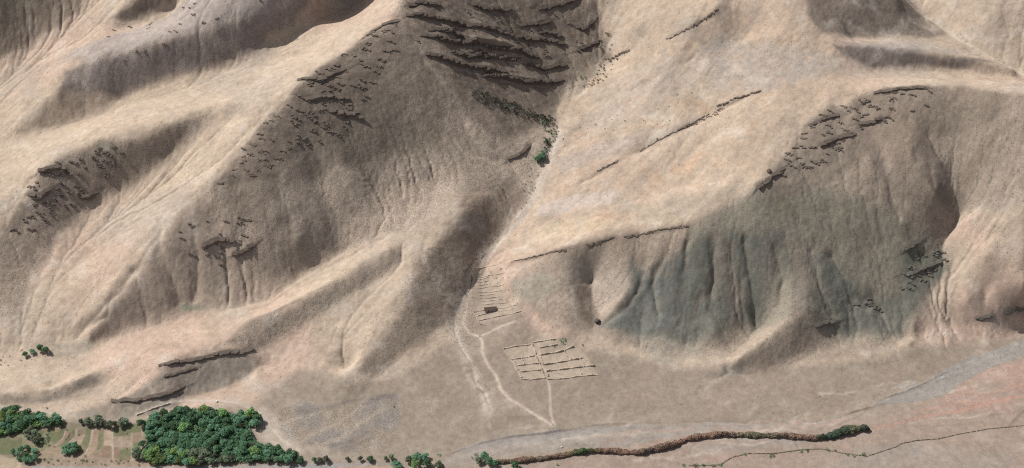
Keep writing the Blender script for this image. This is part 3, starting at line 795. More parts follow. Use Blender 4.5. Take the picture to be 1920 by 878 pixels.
# ------------------------------------------------------------------ one sheet of land, coarse outside, to the horizon
def link(o):
    scene.collection.objects.link(o); return o

def tag(o, label=None, cat=None, group=None, kind=None):
    for k, v in (("label", label), ("category", cat), ("group", group), ("kind", kind)):
        if v: o[k] = v
    return o

ext = np.cumsum(3.0 * 1.28 ** np.arange(30))
xs = np.concatenate([gx[0] - ext[::-1], gx, gx[-1] + ext]); ys = np.concatenate([gy[0] - ext[::-1], gy, gy[-1] + ext])
NE = len(ext)
Zf = np.pad(land.astype(np.float64), NE, mode='edge')
Cf = np.pad(col, ((NE, NE), (NE, NE), (0, 0)), mode='edge'); Sf = np.pad(scrub, NE, mode='edge')
XX, YY = np.meshgrid(xs, ys)
out = np.maximum(np.maximum(gx[0] - XX, XX - gx[-1]), np.maximum(gy[0] - YY, YY - gy[-1]))
out = np.maximum(out, 0)
fade = np.exp(-out / 700)
hills = 120 + 90 * np.sin(XX / 610 + 1.3) * np.sin(YY / 740 + .4) + 60 * np.sin((XX + YY) / 330) + 30 * np.sin((XX - 1.7 * YY) / 210)
hills = np.where(YY < Y0, hills * .5 + 10, hills)
Zf = Zf * fade + hills * (1 - fade)
ny_, nx_ = Zf.shape

def sheet(name, keep=None):
    co = np.stack([XX, YY, Zf], -1).reshape(-1, 3)
    idx = np.arange(ny_ * nx_).reshape(ny_, nx_)
    q = np.stack([idx[:-1, :-1], idx[:-1, 1:], idx[1:, 1:], idx[1:, :-1]], -1).reshape(-1, 4)
    me = bpy.data.meshes.new(name)
    me.vertices.add(len(co)); me.vertices.foreach_set("co", co.astype(np.float32).ravel())
    me.loops.add(len(q) * 4); me.loops.foreach_set("vertex_index", q.astype(np.int32).ravel())
    me.polygons.add(len(q)); me.polygons.foreach_set("loop_start", np.arange(0, len(q) * 4, 4, dtype=np.int32))
    me.update(calc_edges=True)
    me.polygons.foreach_set("use_smooth", np.ones(len(q), bool))
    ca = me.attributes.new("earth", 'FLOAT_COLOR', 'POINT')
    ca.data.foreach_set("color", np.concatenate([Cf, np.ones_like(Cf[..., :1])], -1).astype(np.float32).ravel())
    sa = me.attributes.new("scrub", 'FLOAT', 'POINT'); sa.data.foreach_set("value", Sf.astype(np.float32).ravel())
    me.materials.append(M_LAND)
    return link(bpy.data.objects.new(name, me))

tag(sheet("terrain"), kind="structure")
# ------------------------------------------------------------------ beds, paths, road, plots: skins on the land sheet
def skin(name, mask, lift=.06):
    """the faces of the land sheet where mask > .5, lifted a hand's breadth, in the land's own material"""
    c = (mask[:-1, :-1] + mask[1:, :-1] + mask[:-1, 1:] + mask[1:, 1:]) / 4 > .5
    jj, ii = np.nonzero(c)
    if len(jj) == 0: return None
    q = np.stack([jj * NX + ii, jj * NX + ii + 1, (jj + 1) * NX + ii + 1, (jj + 1) * NX + ii], -1)
    used, inv = np.unique(q.ravel(), return_inverse=True)
    vj, vi = used // NX, used % NX
    co = np.stack([gx[vi], gy[vj], land[vj, vi] + lift], -1)
    me = bpy.data.meshes.new(name)
    me.from_pydata(co.tolist(), [], inv.reshape(-1, 4).tolist())
    me.polygons.foreach_set("use_smooth", np.ones(len(q), bool))
    ca = me.attributes.new("earth", 'FLOAT_COLOR', 'POINT')
    ca.data.foreach_set("color", np.concatenate([col[vj, vi], np.ones((len(used), 1), np.float32)], -1).astype(np.float32).ravel())
    sa = me.attributes.new("scrub", 'FLOAT', 'POINT'); sa.data.foreach_set("value", scrub[vj, vi].astype(np.float32).ravel())
    me.materials.append(M_LAND)
    return tag(link(bpy.data.objects.new(name, me)), kind="structure")

for nm, m in SKINS:
    skin(nm, m)

# ------------------------------------------------------------------ foliage
def leaf_material(name, base_c, var=.5, hue=(.06, .05)):
    m, nt, b = mat(name, .8)
    oi = N(nt, "ShaderNodeObjectInfo")
    geo = N(nt, "ShaderNodeNewGeometry")
    hsv = N(nt, "ShaderNodeHueSaturation")
    hsv.inputs["Color"].default_value = (*base_c, 1)
    h = math_n(nt, 'MULTIPLY_ADD', oi.outputs["Random"], hue[0]); h.node.inputs[2].default_value = .5 - hue[0] * .6
    v = math_n(nt, 'MULTIPLY_ADD', geo.outputs["Random Per Island"], var * 2); v.node.inputs[2].default_value = 1 - var
    v2 = math_n(nt, 'MULTIPLY_ADD', oi.outputs["Random"], 1.1); v2.node.inputs[2].default_value = .6
    nt.links.new(h, hsv.inputs["Hue"]); nt.links.new(math_n(nt, 'MULTIPLY', v, v2), hsv.inputs["Value"])
    nt.links.new(hsv.outputs[0], b.inputs["Base Color"])
    tr = N(nt, "ShaderNodeBsdfTranslucent"); nt.links.new(hsv.outputs[0], tr.inputs["Color"])
    mx = N(nt, "ShaderNodeMixShader"); mx.inputs[0].default_value = .4
    nt.links.new(b.outputs[0], mx.inputs[1]); nt.links.new(tr.outputs[0], mx.inputs[2])
    nt.links.new(mx.outputs[0], nt.nodes["Material Output"].inputs["Surface"])
    return m

M_DEEP = leaf_material("deep_green_leaves", (0.105, 0.200, 0.115))
M_FRESH = leaf_material("fresh_green_leaves", (0.165, 0.25, 0.095))
M_GREY = leaf_material("grey_green_leaves", (0.15, 0.18, 0.12))
M_THORN = leaf_material("dark_thorn_leaves", (0.036, 0.040, 0.027))
M_BARK, _nt, _b = mat("bark"); _b.inputs["Base Color"].default_value = (0.12, 0.09, 0.065, 1)

def cards(centres, normals, sizes, rng):
    """leaf tufts: bent quads facing roughly outwards"""
    n = len(centres)
    nrm = normals + rng.normal(0, .45, (n, 3)); nrm /= np.linalg.norm(nrm, axis=1)[:, None] + 1e-9
    a = np.cross(nrm, rng.normal(0, 1, (n, 3))); a /= np.linalg.norm(a, axis=1)[:, None] + 1e-9
    b = np.cross(nrm, a)
    s = sizes[:, None]
    v = np.stack([centres - a * s - b * s * .7, centres + a * s * .9 - b * s + nrm * s * .25, centres + a * s + b * s * .8, centres - a * s * .8 + b * s + nrm * s * .2], 1)
    return v.reshape(-1, 3)

def card_mesh(name, V, m, extra=None):
    q = np.arange(len(V)).reshape(-1, 4)
    me = bpy.data.meshes.new(name)
    me.from_pydata(V.tolist(), [], q.tolist())
    me.materials.append(m)
    return me

def crown_mesh(name, m, r, h, z0, n, seed, lobes=7):
    """an uneven crown: lobes of leaf tufts round the limbs, open between them"""
    rng = np.random.RandomState(seed)
    C_, Nn, S = [], [], []
    for k in range(lobes):
        a = 2 * math.pi * k / lobes + rng.uniform(-.5, .5)
        q = rng.uniform(.25, .72) if k else 0
        c = np.array([math.cos(a) * r * q, math.sin(a) * r * q, z0 + h * (rng.uniform(.35, .68) if k else .72)])
        lr = r * rng.uniform(.36, .56)
        d = rng.normal(0, 1, (n // lobes, 3)); d /= np.linalg.norm(d, axis=1)[:, None]
        d[:, 2] = np.where(d[:, 2] < -.45, -d[:, 2], d[:, 2])
        p = c + d * lr * np.array([1, 1, h / r * .55]) * rng.uniform(.7, 1.06, (len(d), 1))
        C_.append(p); Nn.append(d); S.append(rng.uniform(.06, .125, len(d)) * r)
    return card_mesh(name, cards(np.vstack(C_), np.vstack(Nn) + np.array([0, 0, .7]), np.concatenate(S), rng), m)

def tube(V, Fc, p, q, r0, r1, k=6):
    p, q = np.array(p, float), np.array(q, float)
    d = q - p; d /= np.linalg.norm(d); a = np.cross(d, [.3, .9, .1]); a /= np.linalg.norm(a); b = np.cross(d, a)
    o = len(V)
    for c, r in ((p, r0), (q, r1)):
        for i in range(k):
            t = 2 * math.pi * i / k
            V.append(tuple(c + (a * math.cos(t) + b * math.sin(t)) * r))
    for i in range(k):
        Fc.append((o + i, o + (i + 1) % k, o + k + (i + 1) % k, o + k + i))
    Fc.append(tuple(o + k + i for i in range(k)))

def trunk_mesh(name, h, r, seed):
    rng = random.Random(seed); V, Fc = [], []
    tube(V, Fc, (0, 0, -.4), (rng.uniform(-.2, .2), .1, h * .55), r, r * .7)
    for k in range(4):
        a = k * 1.6 + rng.uniform(-.3, .3)
        tube(V, Fc, (0, 0, h * .45), (math.cos(a) * h * .3, math.sin(a) * h * .3, h * rng.uniform(.75, .95)), r * .55, r * .2)
    me = bpy.data.meshes.new(name); me.from_pydata(V, [], Fc); me.materials.append(M_BARK)
    return me

TRUNKS = [trunk_mesh("trunk", 5.0, .24, s) for s in (1, 2, 3)]
CROWNS = {k: [crown_mesh("crown", m, 4.0, 5.2, 1.6, 640, s * 11 + i, lobes=8 + i % 4) for i in range(5)]
          for s, (k, m) in enumerate((("deep", M_DEEP), ("fresh", M_FRESH), ("grey", M_GREY)))}
BUSH = {k: [crown_mesh("bush", m, 1.0, 1.1, -.1, 60, 300 + s * 11 + i, lobes=4) for i in range(4)]
        for s, (k, m) in enumerate((("thorn", M_THORN), ("deep", M_DEEP), ("fresh", M_FRESH), ("grey", M_GREY)))}
RNG = random.Random(4)

def hgt_at(x, y):
    return float(bil(land, np.array([x]), np.array([y]))[0])

def put_tree(x, y, r, kind, label, group=None, tall=None, cat="tree"):
    tall = tall or RNG.uniform(.8, 1.2)
    e = bpy.data.objects.new("broadleaf_tree", None); link(e)
    e.empty_display_size = .5
    e.location = (x, y, hgt_at(x, y) - .05)
    e.rotation_euler = (0, 0, RNG.uniform(0, 6.28))
    s = r / 4.0
    e.scale = (s * RNG.uniform(.9, 1.1), s * RNG.uniform(.9, 1.1), s * tall)
    tag(e, label, cat, group)
    for nm, me in (("crown", RNG.choice(CROWNS[kind])), ("trunk", RNG.choice(TRUNKS))):
        o = bpy.data.objects.new(nm, me); link(o); o.parent = e
    return e

def put_bush(x, y, r, kind, label, group=None, name="shrub", cat="shrub", tall=1.0):
    o = bpy.data.objects.new(name, RNG.choice(BUSH[kind])); link(o)
    o.location = (x, y, hgt_at(x, y)); o.rotation_euler = (0, 0, RNG.uniform(0, 6.28))
    o.scale = (r * RNG.uniform(.85, 1.2), r * RNG.uniform(.85, 1.2), r * tall * RNG.uniform(.8, 1.1))
    return tag(o, label, cat, group)

def spread(poly, dmin, n, seed, avoid=()):
    """map points inside a sighted outline, at least dmin apart"""
    P = gline(poly, land)
    rng = np.random.RandomState(seed)
    out_ = []; fails = 0
    lo, hi = P.min(0), P.max(0)
    while len(out_) < n and fails < 3000:
        p = lo + (hi - lo) * rng.rand(2)
        if in_poly(P, p[:1], p[1:])[0] and all((p[0] - a) ** 2 + (p[1] - b) ** 2 > dmin ** 2 for a, b in out_ + list(avoid)):
            out_.append((p[0], p[1])); fails = 0
        else:
            fails += 1
    return out_

# the dense wood of orchard trees, by the part of it a tree stands in
WOOD = [
 ("deep", [(262,792),(300,776),(330,768),(352,770),(378,764),(400,775),(440,775),(452,790),(400,800),(300,800),(268,803)], 26,
  "deep green tree on the upper edge of the orchard, below the pale path"),
 ("deep", [(446,778),(480,781),(494,796),(474,803),(450,803),(440,790)], 10,
  "deep green tree on the orchard's blunt spur that points right onto bare sand"),
 ("deep", [(275,803),(400,800),(450,803),(470,820),(485,838),(420,850),(330,845),(285,835)], 84,
  "dark green tree in the crowded middle of the orchard"),
 ("deep", [(485,838),(520,846),(560,858),(572,866),(530,868),(480,866),(430,860),(425,850)], 26,
  "green tree on the tapering right point of the orchard above the grey road"),
 ("fresh", [(268,835),(300,838),(345,848),(350,872),(300,874),(268,862)], 16,
  "yellowish green tree at the orchard's lower left corner beside the plots"),
 ("grey", [(350,848),(430,852),(440,870),(352,873)], 16,
  "grey green tree on the orchard's lower edge above the grey road"),
]
placed = []
for i, (kind, poly, n, lab) in enumerate(WOOD):
    for x, y in spread(poly, 5.0, n, 900 + i, placed):
        placed.append((x, y))
        k = kind if RNG.random() > .16 else RNG.choice(["deep", "fresh", "grey"])
        put_tree(x, y, RNG.choice([3.2, 3.8, 4.4, 4.8, 5.3]) * RNG.uniform(.9, 1.1), k, lab, "orchard trees")
GROVE = [
 ("deep", [(-30,768),(30,768),(60,775),(95,778),(122,788),(126,795),(100,802),(60,800),(30,812),(-30,822)], 42,
  "bright green tree in the grove at the left edge under the hill foot"),
 ("grey", [(44,806),(62,806),(76,826),(66,834),(52,824)], 9, "dark grey green tree between two green plots left of the strips"),
 ("deep", [(24,850),(40,842),(70,840),(76,852),(62,868),(36,870)], 11, "green tree of the round clump near the lower left corner"),
 ("deep", [(114,843),(126,838),(146,838),(146,848),(134,852),(118,850)], 7, "dark green tree of the small clump at the foot of the strips"),
 ("grey", [(150,789),(172,788),(206,792),(238,792),(236,799),(205,805),(190,800),(155,797)], 13, "grey green tree in the row along the top of the strips"),
 ("grey", [(248,848),(262,846),(270,862),(252,866)], 5, "dull green tree in the gap between plots and orchard"),
]
for i, (kind, poly, n, lab) in enumerate(GROVE):
    for x, y in spread(poly, 4.6, n, 950 + i, placed):
        placed.append((x, y))
        put_tree(x, y, RNG.uniform(3.2, 5.2) if i == 0 else RNG.uniform(2.8, 4.4), kind if RNG.random() > .25 else "fresh" if i == 0 else kind, lab, "trees round the farm plots")
def understory(name, poly, n, seed, m, lab):
    """saplings and low branches that close the gaps between the trunks: one uncounted mass"""
    P = gline(poly, land); rng = np.random.RandomState(seed)
    lo, hi = P.min(0), P.max(0)
    p = lo + (hi - lo) * rng.rand(n, 2)
    p = p[in_poly(P, p[:, 0], p[:, 1])]
    z = bil(land, p[:, 0], p[:, 1]) + rng.uniform(1.2, 4.4, len(p))
    V = cards(np.column_stack([p, z]), np.tile([0, 0, 1.0], (len(p), 1)), rng.uniform(.4, .85, len(p)), rng)
    return tag(link(bpy.data.objects.new(name, card_mesh(name, V, m))), lab, "undergrowth", None, "stuff")
understory("undergrowth", [(270,795),(330,773),(378,768),(435,778),(480,786),(490,796),(468,803),(480,835),(560,862),(440,868),(300,872),(270,862),(278,815)], 26000, 61, M_DEEP, "green undergrowth filling the orchard between its trees")
understory("undergrowth", [(-30,772),(60,780),(118,792),(60,806),(-30,826)], 8000, 62, M_FRESH, "green undergrowth of the grove at the left edge")

for px, py, r, kind, lab in [
    (590,866,3.0,"deep","dark green tree by the road just past the orchard's point"),
    (612,865,3.6,"grey","broad dull green tree by the road, third clump right of the orchard"),
    (600,866,3.2,"grey","dull green tree touching the broad one by the road right of the orchard"),
    (652,863,2.4,"grey","thin grey green tree in the road's low row, its left end"),
    (676,863,2.6,"grey","thin grey green tree in the middle of the road's low row"),
    (694,864,3.4,"deep","dark tree casting a long shadow in the road's low row"),
    (734,861,3.2,"grey","dark grey green tree at the right end of the road's low row"),
    (724,862,2.2,"grey","little tree just left of the low row's right end"),
    (780,862,5.6,"deep","big round tree, uppermost of the clump by the road"),
    (796,860,4.6,"deep","big dark tree right of the uppermost one in the road clump"),
    (768,866,4.2,"grey","olive green tree under the uppermost one in the road clump"),
    (745,876,4.8,"deep","green tree cut by the lower frame edge, left in the road clump"),
    (778,877,5.2,"fresh","light olive tree cut by the lower frame edge, mid road clump"),
    (800,873,4.6,"deep","dark green tree low in the road clump beside the light olive one"),
    (822,874,4.0,"grey","grey green tree low at the right end of the road clump"),
    (908,860,4.6,"deep","tall green tree at the left end of the reed belt"),
    (898,867,4.0,"grey","pale olive tree below the tall one at the reed belt's left end"),
    (916,869,4.4,"deep","dark green tree below the reed belt, right of the pale olive one"),
    (928,873,3.4,"deep","small dark tree at the lower frame edge below the reed belt"),
    (965,876,4.2,"deep","dark green tree on the frame edge below the reed belt, furthest right there"),
    (76,656,4.2,"deep","largest green tree of the lone clump in the dry side valley"),
    (88,660,3.8,"deep","dark green tree at the right of the lone dry valley clump"),
    (62,662,3.2,"deep","small green tree in the middle of the lone dry valley clump"),
    (48,668,3.0,"deep","dark tree lowest and left in the lone dry valley clump"),
    (1016,297,4.6,"deep","bright green tree in the gully, largest of its pair"),
    (1007,303,4.0,"deep","green tree just below the largest one in the gully"),
    (1025,268,2.6,"deep","small green tree upstream of the gully pair")]:
    x, y, _ = ground(px, py, land)
    put_tree(x, y, r, kind, lab)

# ------------------------------------------------------------------ shrubs
def shrub_zone(poly, dmin, n, seed, rr, kinds, lab, grp):
    for x, y in spread(poly, dmin, n, seed):
        put_bush(x, y, RNG.uniform(*rr), RNG.choice(kinds), lab, grp)
shrub_zone([(882,165),(905,172),(950,190),(1000,208),(1040,222),(1036,240),(1000,226),(950,212),(910,196),(885,180)], 2.2, 104, 1, (1.3, 3.3), ["thorn", "thorn", "grey"],
           "dark thorn shrub in the slanting belt across the dark slope", "shrubs of the slanting belt")
shrub_zone([(1018,225),(1044,225),(1046,255),(1034,285),(1022,305),(1004,308),(1020,270)], 2.2, 46, 2, (1.1, 3.0), ["thorn", "thorn", "deep", "grey"],
           "dark shrub lining the gully between belt and green trees", "shrubs lining the gully")
shrub_zone([(1060,158),(1085,146),(1108,136),(1130,112),(1122,66),(1142,62),(1160,108),(1134,152),(1100,164),(1070,172)], 2.4, 46, 3, (.8, 2.8), ["thorn", "grey", "thorn"],
           "dark shrub round the gully bend at the foot of the ledges", "shrubs at the gully bend")
shrub_zone([(992,312),(1020,312),(1008,350),(985,395),(968,400),(985,345)], 4.0, 16, 4, (.6, 1.6), ["thorn"],
           "small dark shrub beside the dry wash below the green trees", "shrubs beside the dry wash")
shrub_zone([(860,540),(880,500),(905,470),(920,440),(940,430),(905,480),(885,520),(875,560)], 5, 14, 5, (.7, 1.4), ["thorn"],
           "small dark shrub on the left bank of the wash beside the terraces", "shrubs on the wash bank")
shrub_zone([(925,488),(950,500),(965,560),(980,590),(960,590),(945,540)], 6, 12, 6, (.7, 1.3), ["thorn", "grey"],
           "small shrub right of the terrace walls at the hill foot", "shrubs right of the terraces")
shrub_zone([(1040,240),(1110,215),(1230,200),(1290,150),(1330,170),(1250,240),(1110,260),(1050,280)], 9, 22, 7, (.6, 1.4), ["thorn"],
           "lone dark shrub dotted over the pale slope right of the gully", "shrubs on the pale slope")
shrub_zone([(60,690),(30,690),(0,690),(0,665),(30,655),(60,650),(100,662),(70,680)], 4, 16, 8, (.8, 1.8), ["thorn", "grey"],
           "dark shrub scattered round the lone clump in the side valley", "shrubs in the side valley")
shrub_zone([(1000,780),(1400,765),(1650,700),(1640,690),(1300,730),(1000,760)], 14, 8, 9, (.5, .9), ["thorn"],
           "tiny dark shrub on the bare fan above the river bed", "shrubs on the fan")
shrub_zone([(80,862),(200,862),(330,870),(330,876),(200,873),(80,872)], 3.5, 26, 10, (.9, 2.4), ["grey", "thorn", "deep"],
           "dusty shrub in the loose row between the strips and the grey road", "shrubs above the grey road")
for px, py, r, kind, lab in [
    (1281,873,2.6,"deep","dark round bush on the lower ditch, furthest left"),
    (1304,874,3.4,"grey","grey green bush on the lower ditch, largest of the left group"),
    (1318,873,2.6,"deep","dark bush right of the largest one on the lower ditch"),
    (1338,875,3.0,"fresh","flat light green bush left of the ditch bend"),
    (1352,873,2.2,"deep","dark small bush at the ditch bend"),
    (1397,852,2.4,"fresh","small light green bush where the ditch straightens"),
    (1447,855,3.4,"deep","dark solitary oval bush below the ditch"),
    (1500,847,3.0,"fresh","bright green bush, left one of a pair on the ditch"),
    (1513,846,2.6,"deep","darker bush, right one of a pair on the ditch"),
    (1552,844,3.0,"deep","dark bush on the ditch with a thin tail to the right"),
    (1566,845,1.8,"thorn","thin dark tail bush trailing right of a dark bush"),
    (1588,853,2.2,"fresh","green bush left of the yellowish patch on the ditch"),
    (1600,856,2.0,"fresh","yellow green low bush between two bushes on the ditch"),
    (1619,854,3.2,"deep","dark oval bush, last on the ditch to the right"),
    (1057,637,2.4,"deep","upper green bush at the corner of the walled plots"),
    (1050,639,1.8,"fresh","small light bush left of the two at the plots' corner"),
    (1056,643,2.2,"deep","lower green bush at the corner of the walled plots"),
    (1040,650,1.3,"thorn","dark bush inside the upper right walled plot"),
    (1092,648,1.5,"thorn","dark bush on bare ground right of the walled plots"),
    (1091,702,1.2,"thorn","dark bush in the lowest right walled plot"),
    (823,854,2.2,"deep","small dark bush on the bank right of the road clump"),
    (893,854,2.6,"deep","dark bush left of the tall tree at the reed belt"),
    (885,859,2.0,"fresh","yellowish bush left end of the reed belt"),
    (1045,872,2.0,"deep","dark bush below the reed belt near the frame edge"),
    (943,356,1.6,"thorn","single dark bush on the brown slope left of the wash"),
    (739,763,1.4,"thorn","single dark bush on the stony bar right of the orchard"),
    (1537,744,1.2,"thorn","single dark bush on the fan left of the river gravel"),
    (88,766,1.6,"thorn","single dark bush on the sand above the left grove")]:
    x, y, _ = ground(px, py, land)
    put_bush(x, y, r, kind, lab, tall=.9, name="bush", cat="bush")
shrub_zone([(88,808),(94,808),(94,826),(86,834),(82,830)], 2.2, 12, 12, (1.2, 2.0), ["deep"], "dark bush of the upright hedgerow between the left plots", "bushes of the upright hedgerow")
for px, py, r, lab in [(125,806,1.3,"small dark bush at the top of the brown curved strip"), (149,816,1.1,"small bush in the pale plot of the strips"), (238,814,1.2,"small bush between the green plot and the tan plot"), (238,842,1.2,"small bush on the lower edge of the tan plot"), (117,795,1.5,"dark bush between the left grove and the strips"), (102,838,1.4,"low bush at the lower end of the left green strip"), (92,836,1.6,"low green bush below the upright hedgerow"), (160,856,1.8,"grey bush under the green strip beside the small clump")]:
    x, y, _ = ground(px, py, land); put_bush(x, y, r, "deep", lab, name="field_bush", cat="bush")

# ------------------------------------------------------------------ reed belt along the ditch
def belt(name, line, w0, h0, per_m, m, seed, lab, cat, colour):
    P = gline(line, land)
    rng = np.random.RandomState(seed)
    seg = np.linalg.norm(np.diff(P, axis=0), axis=1); L = np.concatenate([[0], np.cumsum(seg)])
    n = int(L[-1] * per_m)
    s = rng.uniform(0, L[-1], n)
    k = np.clip(np.searchsorted(L, s) - 1, 0, len(seg) - 1); t = ((s - L[k]) / seg[k])[:, None]
    c = P[k] * (1 - t) + P[k + 1] * t
    # smooth the course a little
    d = P[k + 1] - P[k]; d /= np.linalg.norm(d, axis=1)[:, None]
    nr = np.stack([-d[:, 1], d[:, 0]], 1)
    prof = np.interp(s / L[-1], np.linspace(0, 1, len(w0)), w0) * (1 + .2 * np.sin(s * .31 + seed) + .2 * np.sin(s * .13 + 2 * seed) + .15 * np.sin(s * .83))
    ph = np.interp(s / L[-1], np.linspace(0, 1, len(h0)), h0) * (1 + .22 * np.sin(s * .21 + 1.0) + .2 * np.sin(s * .09 + seed) + .14 * np.sin(s * .71 + seed))
    endt = np.minimum(1, np.minimum(s, L[-1] - s) / 4.0) ** .5
    a = np.arccos(rng.uniform(-1, 1, n))
    rad = rng.uniform(.75, 1.05, n)
    off = np.cos(a) * prof * .5 * rad * endt; z = np.sin(a) ** .6 * ph * rad * endt
    xy = c + nr * off[:, None]
    gz = bil(land, xy[:, 0], xy[:, 1])
    ctr = np.column_stack([xy, gz + z])
    nm = np.column_stack([nr * np.cos(a)[:, None], np.sin(a) + .2])
    V = cards(ctr, nm, rng.uniform(.28, .62, n), rng)
    me = card_mesh(name, V, m)
    fc = np.interp(s / L[-1], np.linspace(0, 1, len(colour)), [q[0] for q in colour]), np.interp(s / L[-1], np.linspace(0, 1, len(colour)), [q[1] for q in colour]), np.interp(s / L[-1], np.linspace(0, 1, len(colour)), [q[2] for q in colour])
    cc = np.stack(fc, -1) * rng.uniform(.6, 1.4, (n, 1)); cc = np.repeat(cc, 4, 0)
    ca = me.attributes.new("leaf", 'FLOAT_COLOR', 'POINT'); ca.data.foreach_set("color", np.column_stack([cc, np.ones(len(cc))]).astype(np.float32).ravel())
    return tag(link(bpy.data.objects.new(name, me)), lab, cat)

M_REED, _nt, _b = mat("reed_blades", .85)
_nt.links.new(N(_nt, "ShaderNodeAttribute", attribute_name="leaf").outputs["Color"], _b.inputs["Base Color"])
RD = (0.27, 0.175, 0.13); BR = (0.225, 0.17, 0.125); OL = (0.15, 0.15, 0.09); GN = (0.075, 0.13, 0.055); DG = (0.07, 0.10, 0.07)
belt("reed_belt", [(925,868),(960,866),(1000,863),(1040,858),(1080,850),(1120,847),(1160,848),(1200,851),(1235,842),(1262,836),(1285,826),(1310,821),(1345,817),(1390,817),(1440,818),(1490,820),(1530,824),(1546,823)],
     [4.5, 5, 5, 5.5, 6, 6, 6, 5.5, 5], [3.2, 3.6, 4, 4.2, 4.8, 4.6, 4, 3.8, 4], 90, M_REED, 5,
     "long brown and russet reed belt winding across the plain above the lower ditch", "reed belt", [OL, RD, BR, RD, GN, RD, RD, BR, RD, RD, RD, BR, OL, BR, RD, BR])
belt("willow_thicket", [(1526,824),(1545,822),(1560,819),(1580,812),(1600,807),(1620,806),(1630,807)], [5, 7, 8.5, 9, 9, 7], [4, 5, 6.5, 7, 7, 5.5], 130, M_REED, 8,
     "dark green rounded thicket closing the right end of the reed belt", "thicket", [OL, DG, DG, OL, DG])
def weeds(name, line, lab, seed, per=4):
    o = belt(name, line, [.5, .8, .4], [.25, .4, .2], per, M_REED, seed, None, None, [THN, THN, OL, THN, THN])
    return tag(o, lab, "ditch weeds")
THN = (0.21, 0.17, 0.125)
weeds("ditch_weeds", [(1625,856),(1650,848),(1680,838),(1690,832),(1720,826),(1760,823),(1800,814),(1850,805),(1930,797)], "thin dark line of weeds along the ditch, right of the bushes", 21)
weeds("ditch_weeds", [(1290,874),(1350,872),(1372,858),(1400,851),(1450,851),(1500,844),(1540,842),(1580,850),(1620,855)], "thin line of weeds along the ditch joining the round bushes", 22)

# ------------------------------------------------------------------ ruined field walls, terrace walls, hut
def stone_material(name, c):
    return land_material(name, own=c, grain=1.2, scrub_default=.25)
M_WALL = stone_material("mud_and_stone", (0.42, 0.345, 0.27))
M_PALE = stone_material("pale_stone", (0.46, 0.39, 0.32))

def wall(name, line, h, w, lab, cat, seed, group=None, m=None):
    """a tumbled dry wall: follows the ground, uneven crest, splayed foot, gaps worn low"""
    P = gline(line, land); rng = np.random.RandomState(seed)
    Q = []
    for a, b in zip(P[:-1], P[1:]):
        n = max(1, int(np.linalg.norm(b - a) / .9))
        Q += [a + (b - a) * k / n for k in range(n)]
    Q.append(P[-1]); Q = np.array(Q)
    Q[1:-1] += rng.normal(0, .14, (len(Q) - 2, 2))
    d = np.gradient(Q, axis=0) if len(Q) > 1 else np.zeros_like(Q)
    d /= np.linalg.norm(d, axis=1)[:, None] + 1e-9
    nr = np.stack([-d[:, 1], d[:, 0]], 1)
    hh = h * np.clip(.8 + .35 * np.sin(np.arange(len(Q)) * .37 + seed) + rng.normal(0, .1, len(Q)), .25, 1.3)
    V, Fc = [], []
    for i, (p, q) in enumerate(zip(Q, nr)):
        z = hgt_at(*p)
        for o, zz in ((-w * .8, -.5), (-w * .45, hh[i] * rng.uniform(.85, 1.05)), (w * .45, hh[i] * rng.uniform(.85, 1.05)), (w * .8, -.5)):
            V.append((p[0] + q[0] * o, p[1] + q[1] * o, z + zz))
    for i in range(len(Q) - 1):
        for k in range(3):
            Fc.append((i * 4 + k, i * 4 + k + 1, i * 4 + k + 5, i * 4 + k + 4))
    e = 4 * (len(Q) - 1)
    Fc.append((0, 1, 2, 3)); Fc.append((e + 3, e + 2, e + 1, e))
    me = bpy.data.meshes.new(name); me.from_pydata(V, [], Fc); me.materials.append(m or M_WALL)
    bm = bmesh.new(); bm.from_mesh(me); bmesh.ops.recalc_face_normals(bm, faces=bm.faces); bm.to_mesh(me); bm.free()
    return tag(link(bpy.data.objects.new(name, me)), lab, cat, group)

G_ = "ruined walls of the plots on the fan"
for i, (ln, lab) in enumerate([
    ([(943,654),(962,650),(994,646)], "tumbled wall along the top of the left column of plots"),
    ([(943,654),(953,668),(959,676),(970,693),(978,708)], "long slanting wall down the outer left side of the plots"),
    ([(958,674),(980,671),(1002,667)], "cross wall under the topmost left plot"),
    ([(968,686),(990,683),(1014,681)], "cross wall second from the top in the left column"),
    ([(976,697),(996,695),(1016,693)], "lowest cross wall inside the left column of plots"),
    ([(978,711),(995,712),(1022,709)], "low wall closing the left column at the bottom"),
    ([(997,644),(1002,655),(1005,664)], "short wall beside the lane at the top right plot's left end"),
    ([(1013,668),(1018,683)], "short lane wall left end of the middle right plot"),
    ([(1023,694),(1028,706)], "short lane wall at the left end of the bottom right plot"),
    ([(997,643),(1020,639),(1042,636)], "topmost wall of the right column ending near green bushes"),
    ([(1012,652),(1028,649),(1044,646)], "faint wall across the top right plot"),
    ([(1004,668),(1010,680),(1016,694),(1022,709)], "long wall down the left side of the lane between the plot columns"),
    ([(1085,671),(1092,680),(1096,688)], "short cross wall at the right end of the middle right plots"),
    ([(1058,658),(1066,668),(1071,675)], "short cross wall under the thick bent wall"),
    ([(978,672),(984,684)], "short cross wall in the second left plot"),
    ([(1010,666),(1043,661),(1060,656),(1075,649)], "thick wall that bends up at its right end"),
    ([(1018,684),(1045,680),(1072,675),(1093,671)], "straight dark wall halfway down the right column"),
    ([(1024,696),(1050,693),(1075,690),(1115,686)], "longest inner wall, lower in the right column"),
    ([(1026,711),(1059,710),(1076,707),(1122,703)], "lowest wall of the right column along the open fan")]):
    wall("field_wall", ln, 1.5 if abs(ln[-1][1] - ln[0][1]) > 9 else 1.0, 1.0, lab, "wall", 40 + i, G_)
T_ = "terrace walls beside the wash"
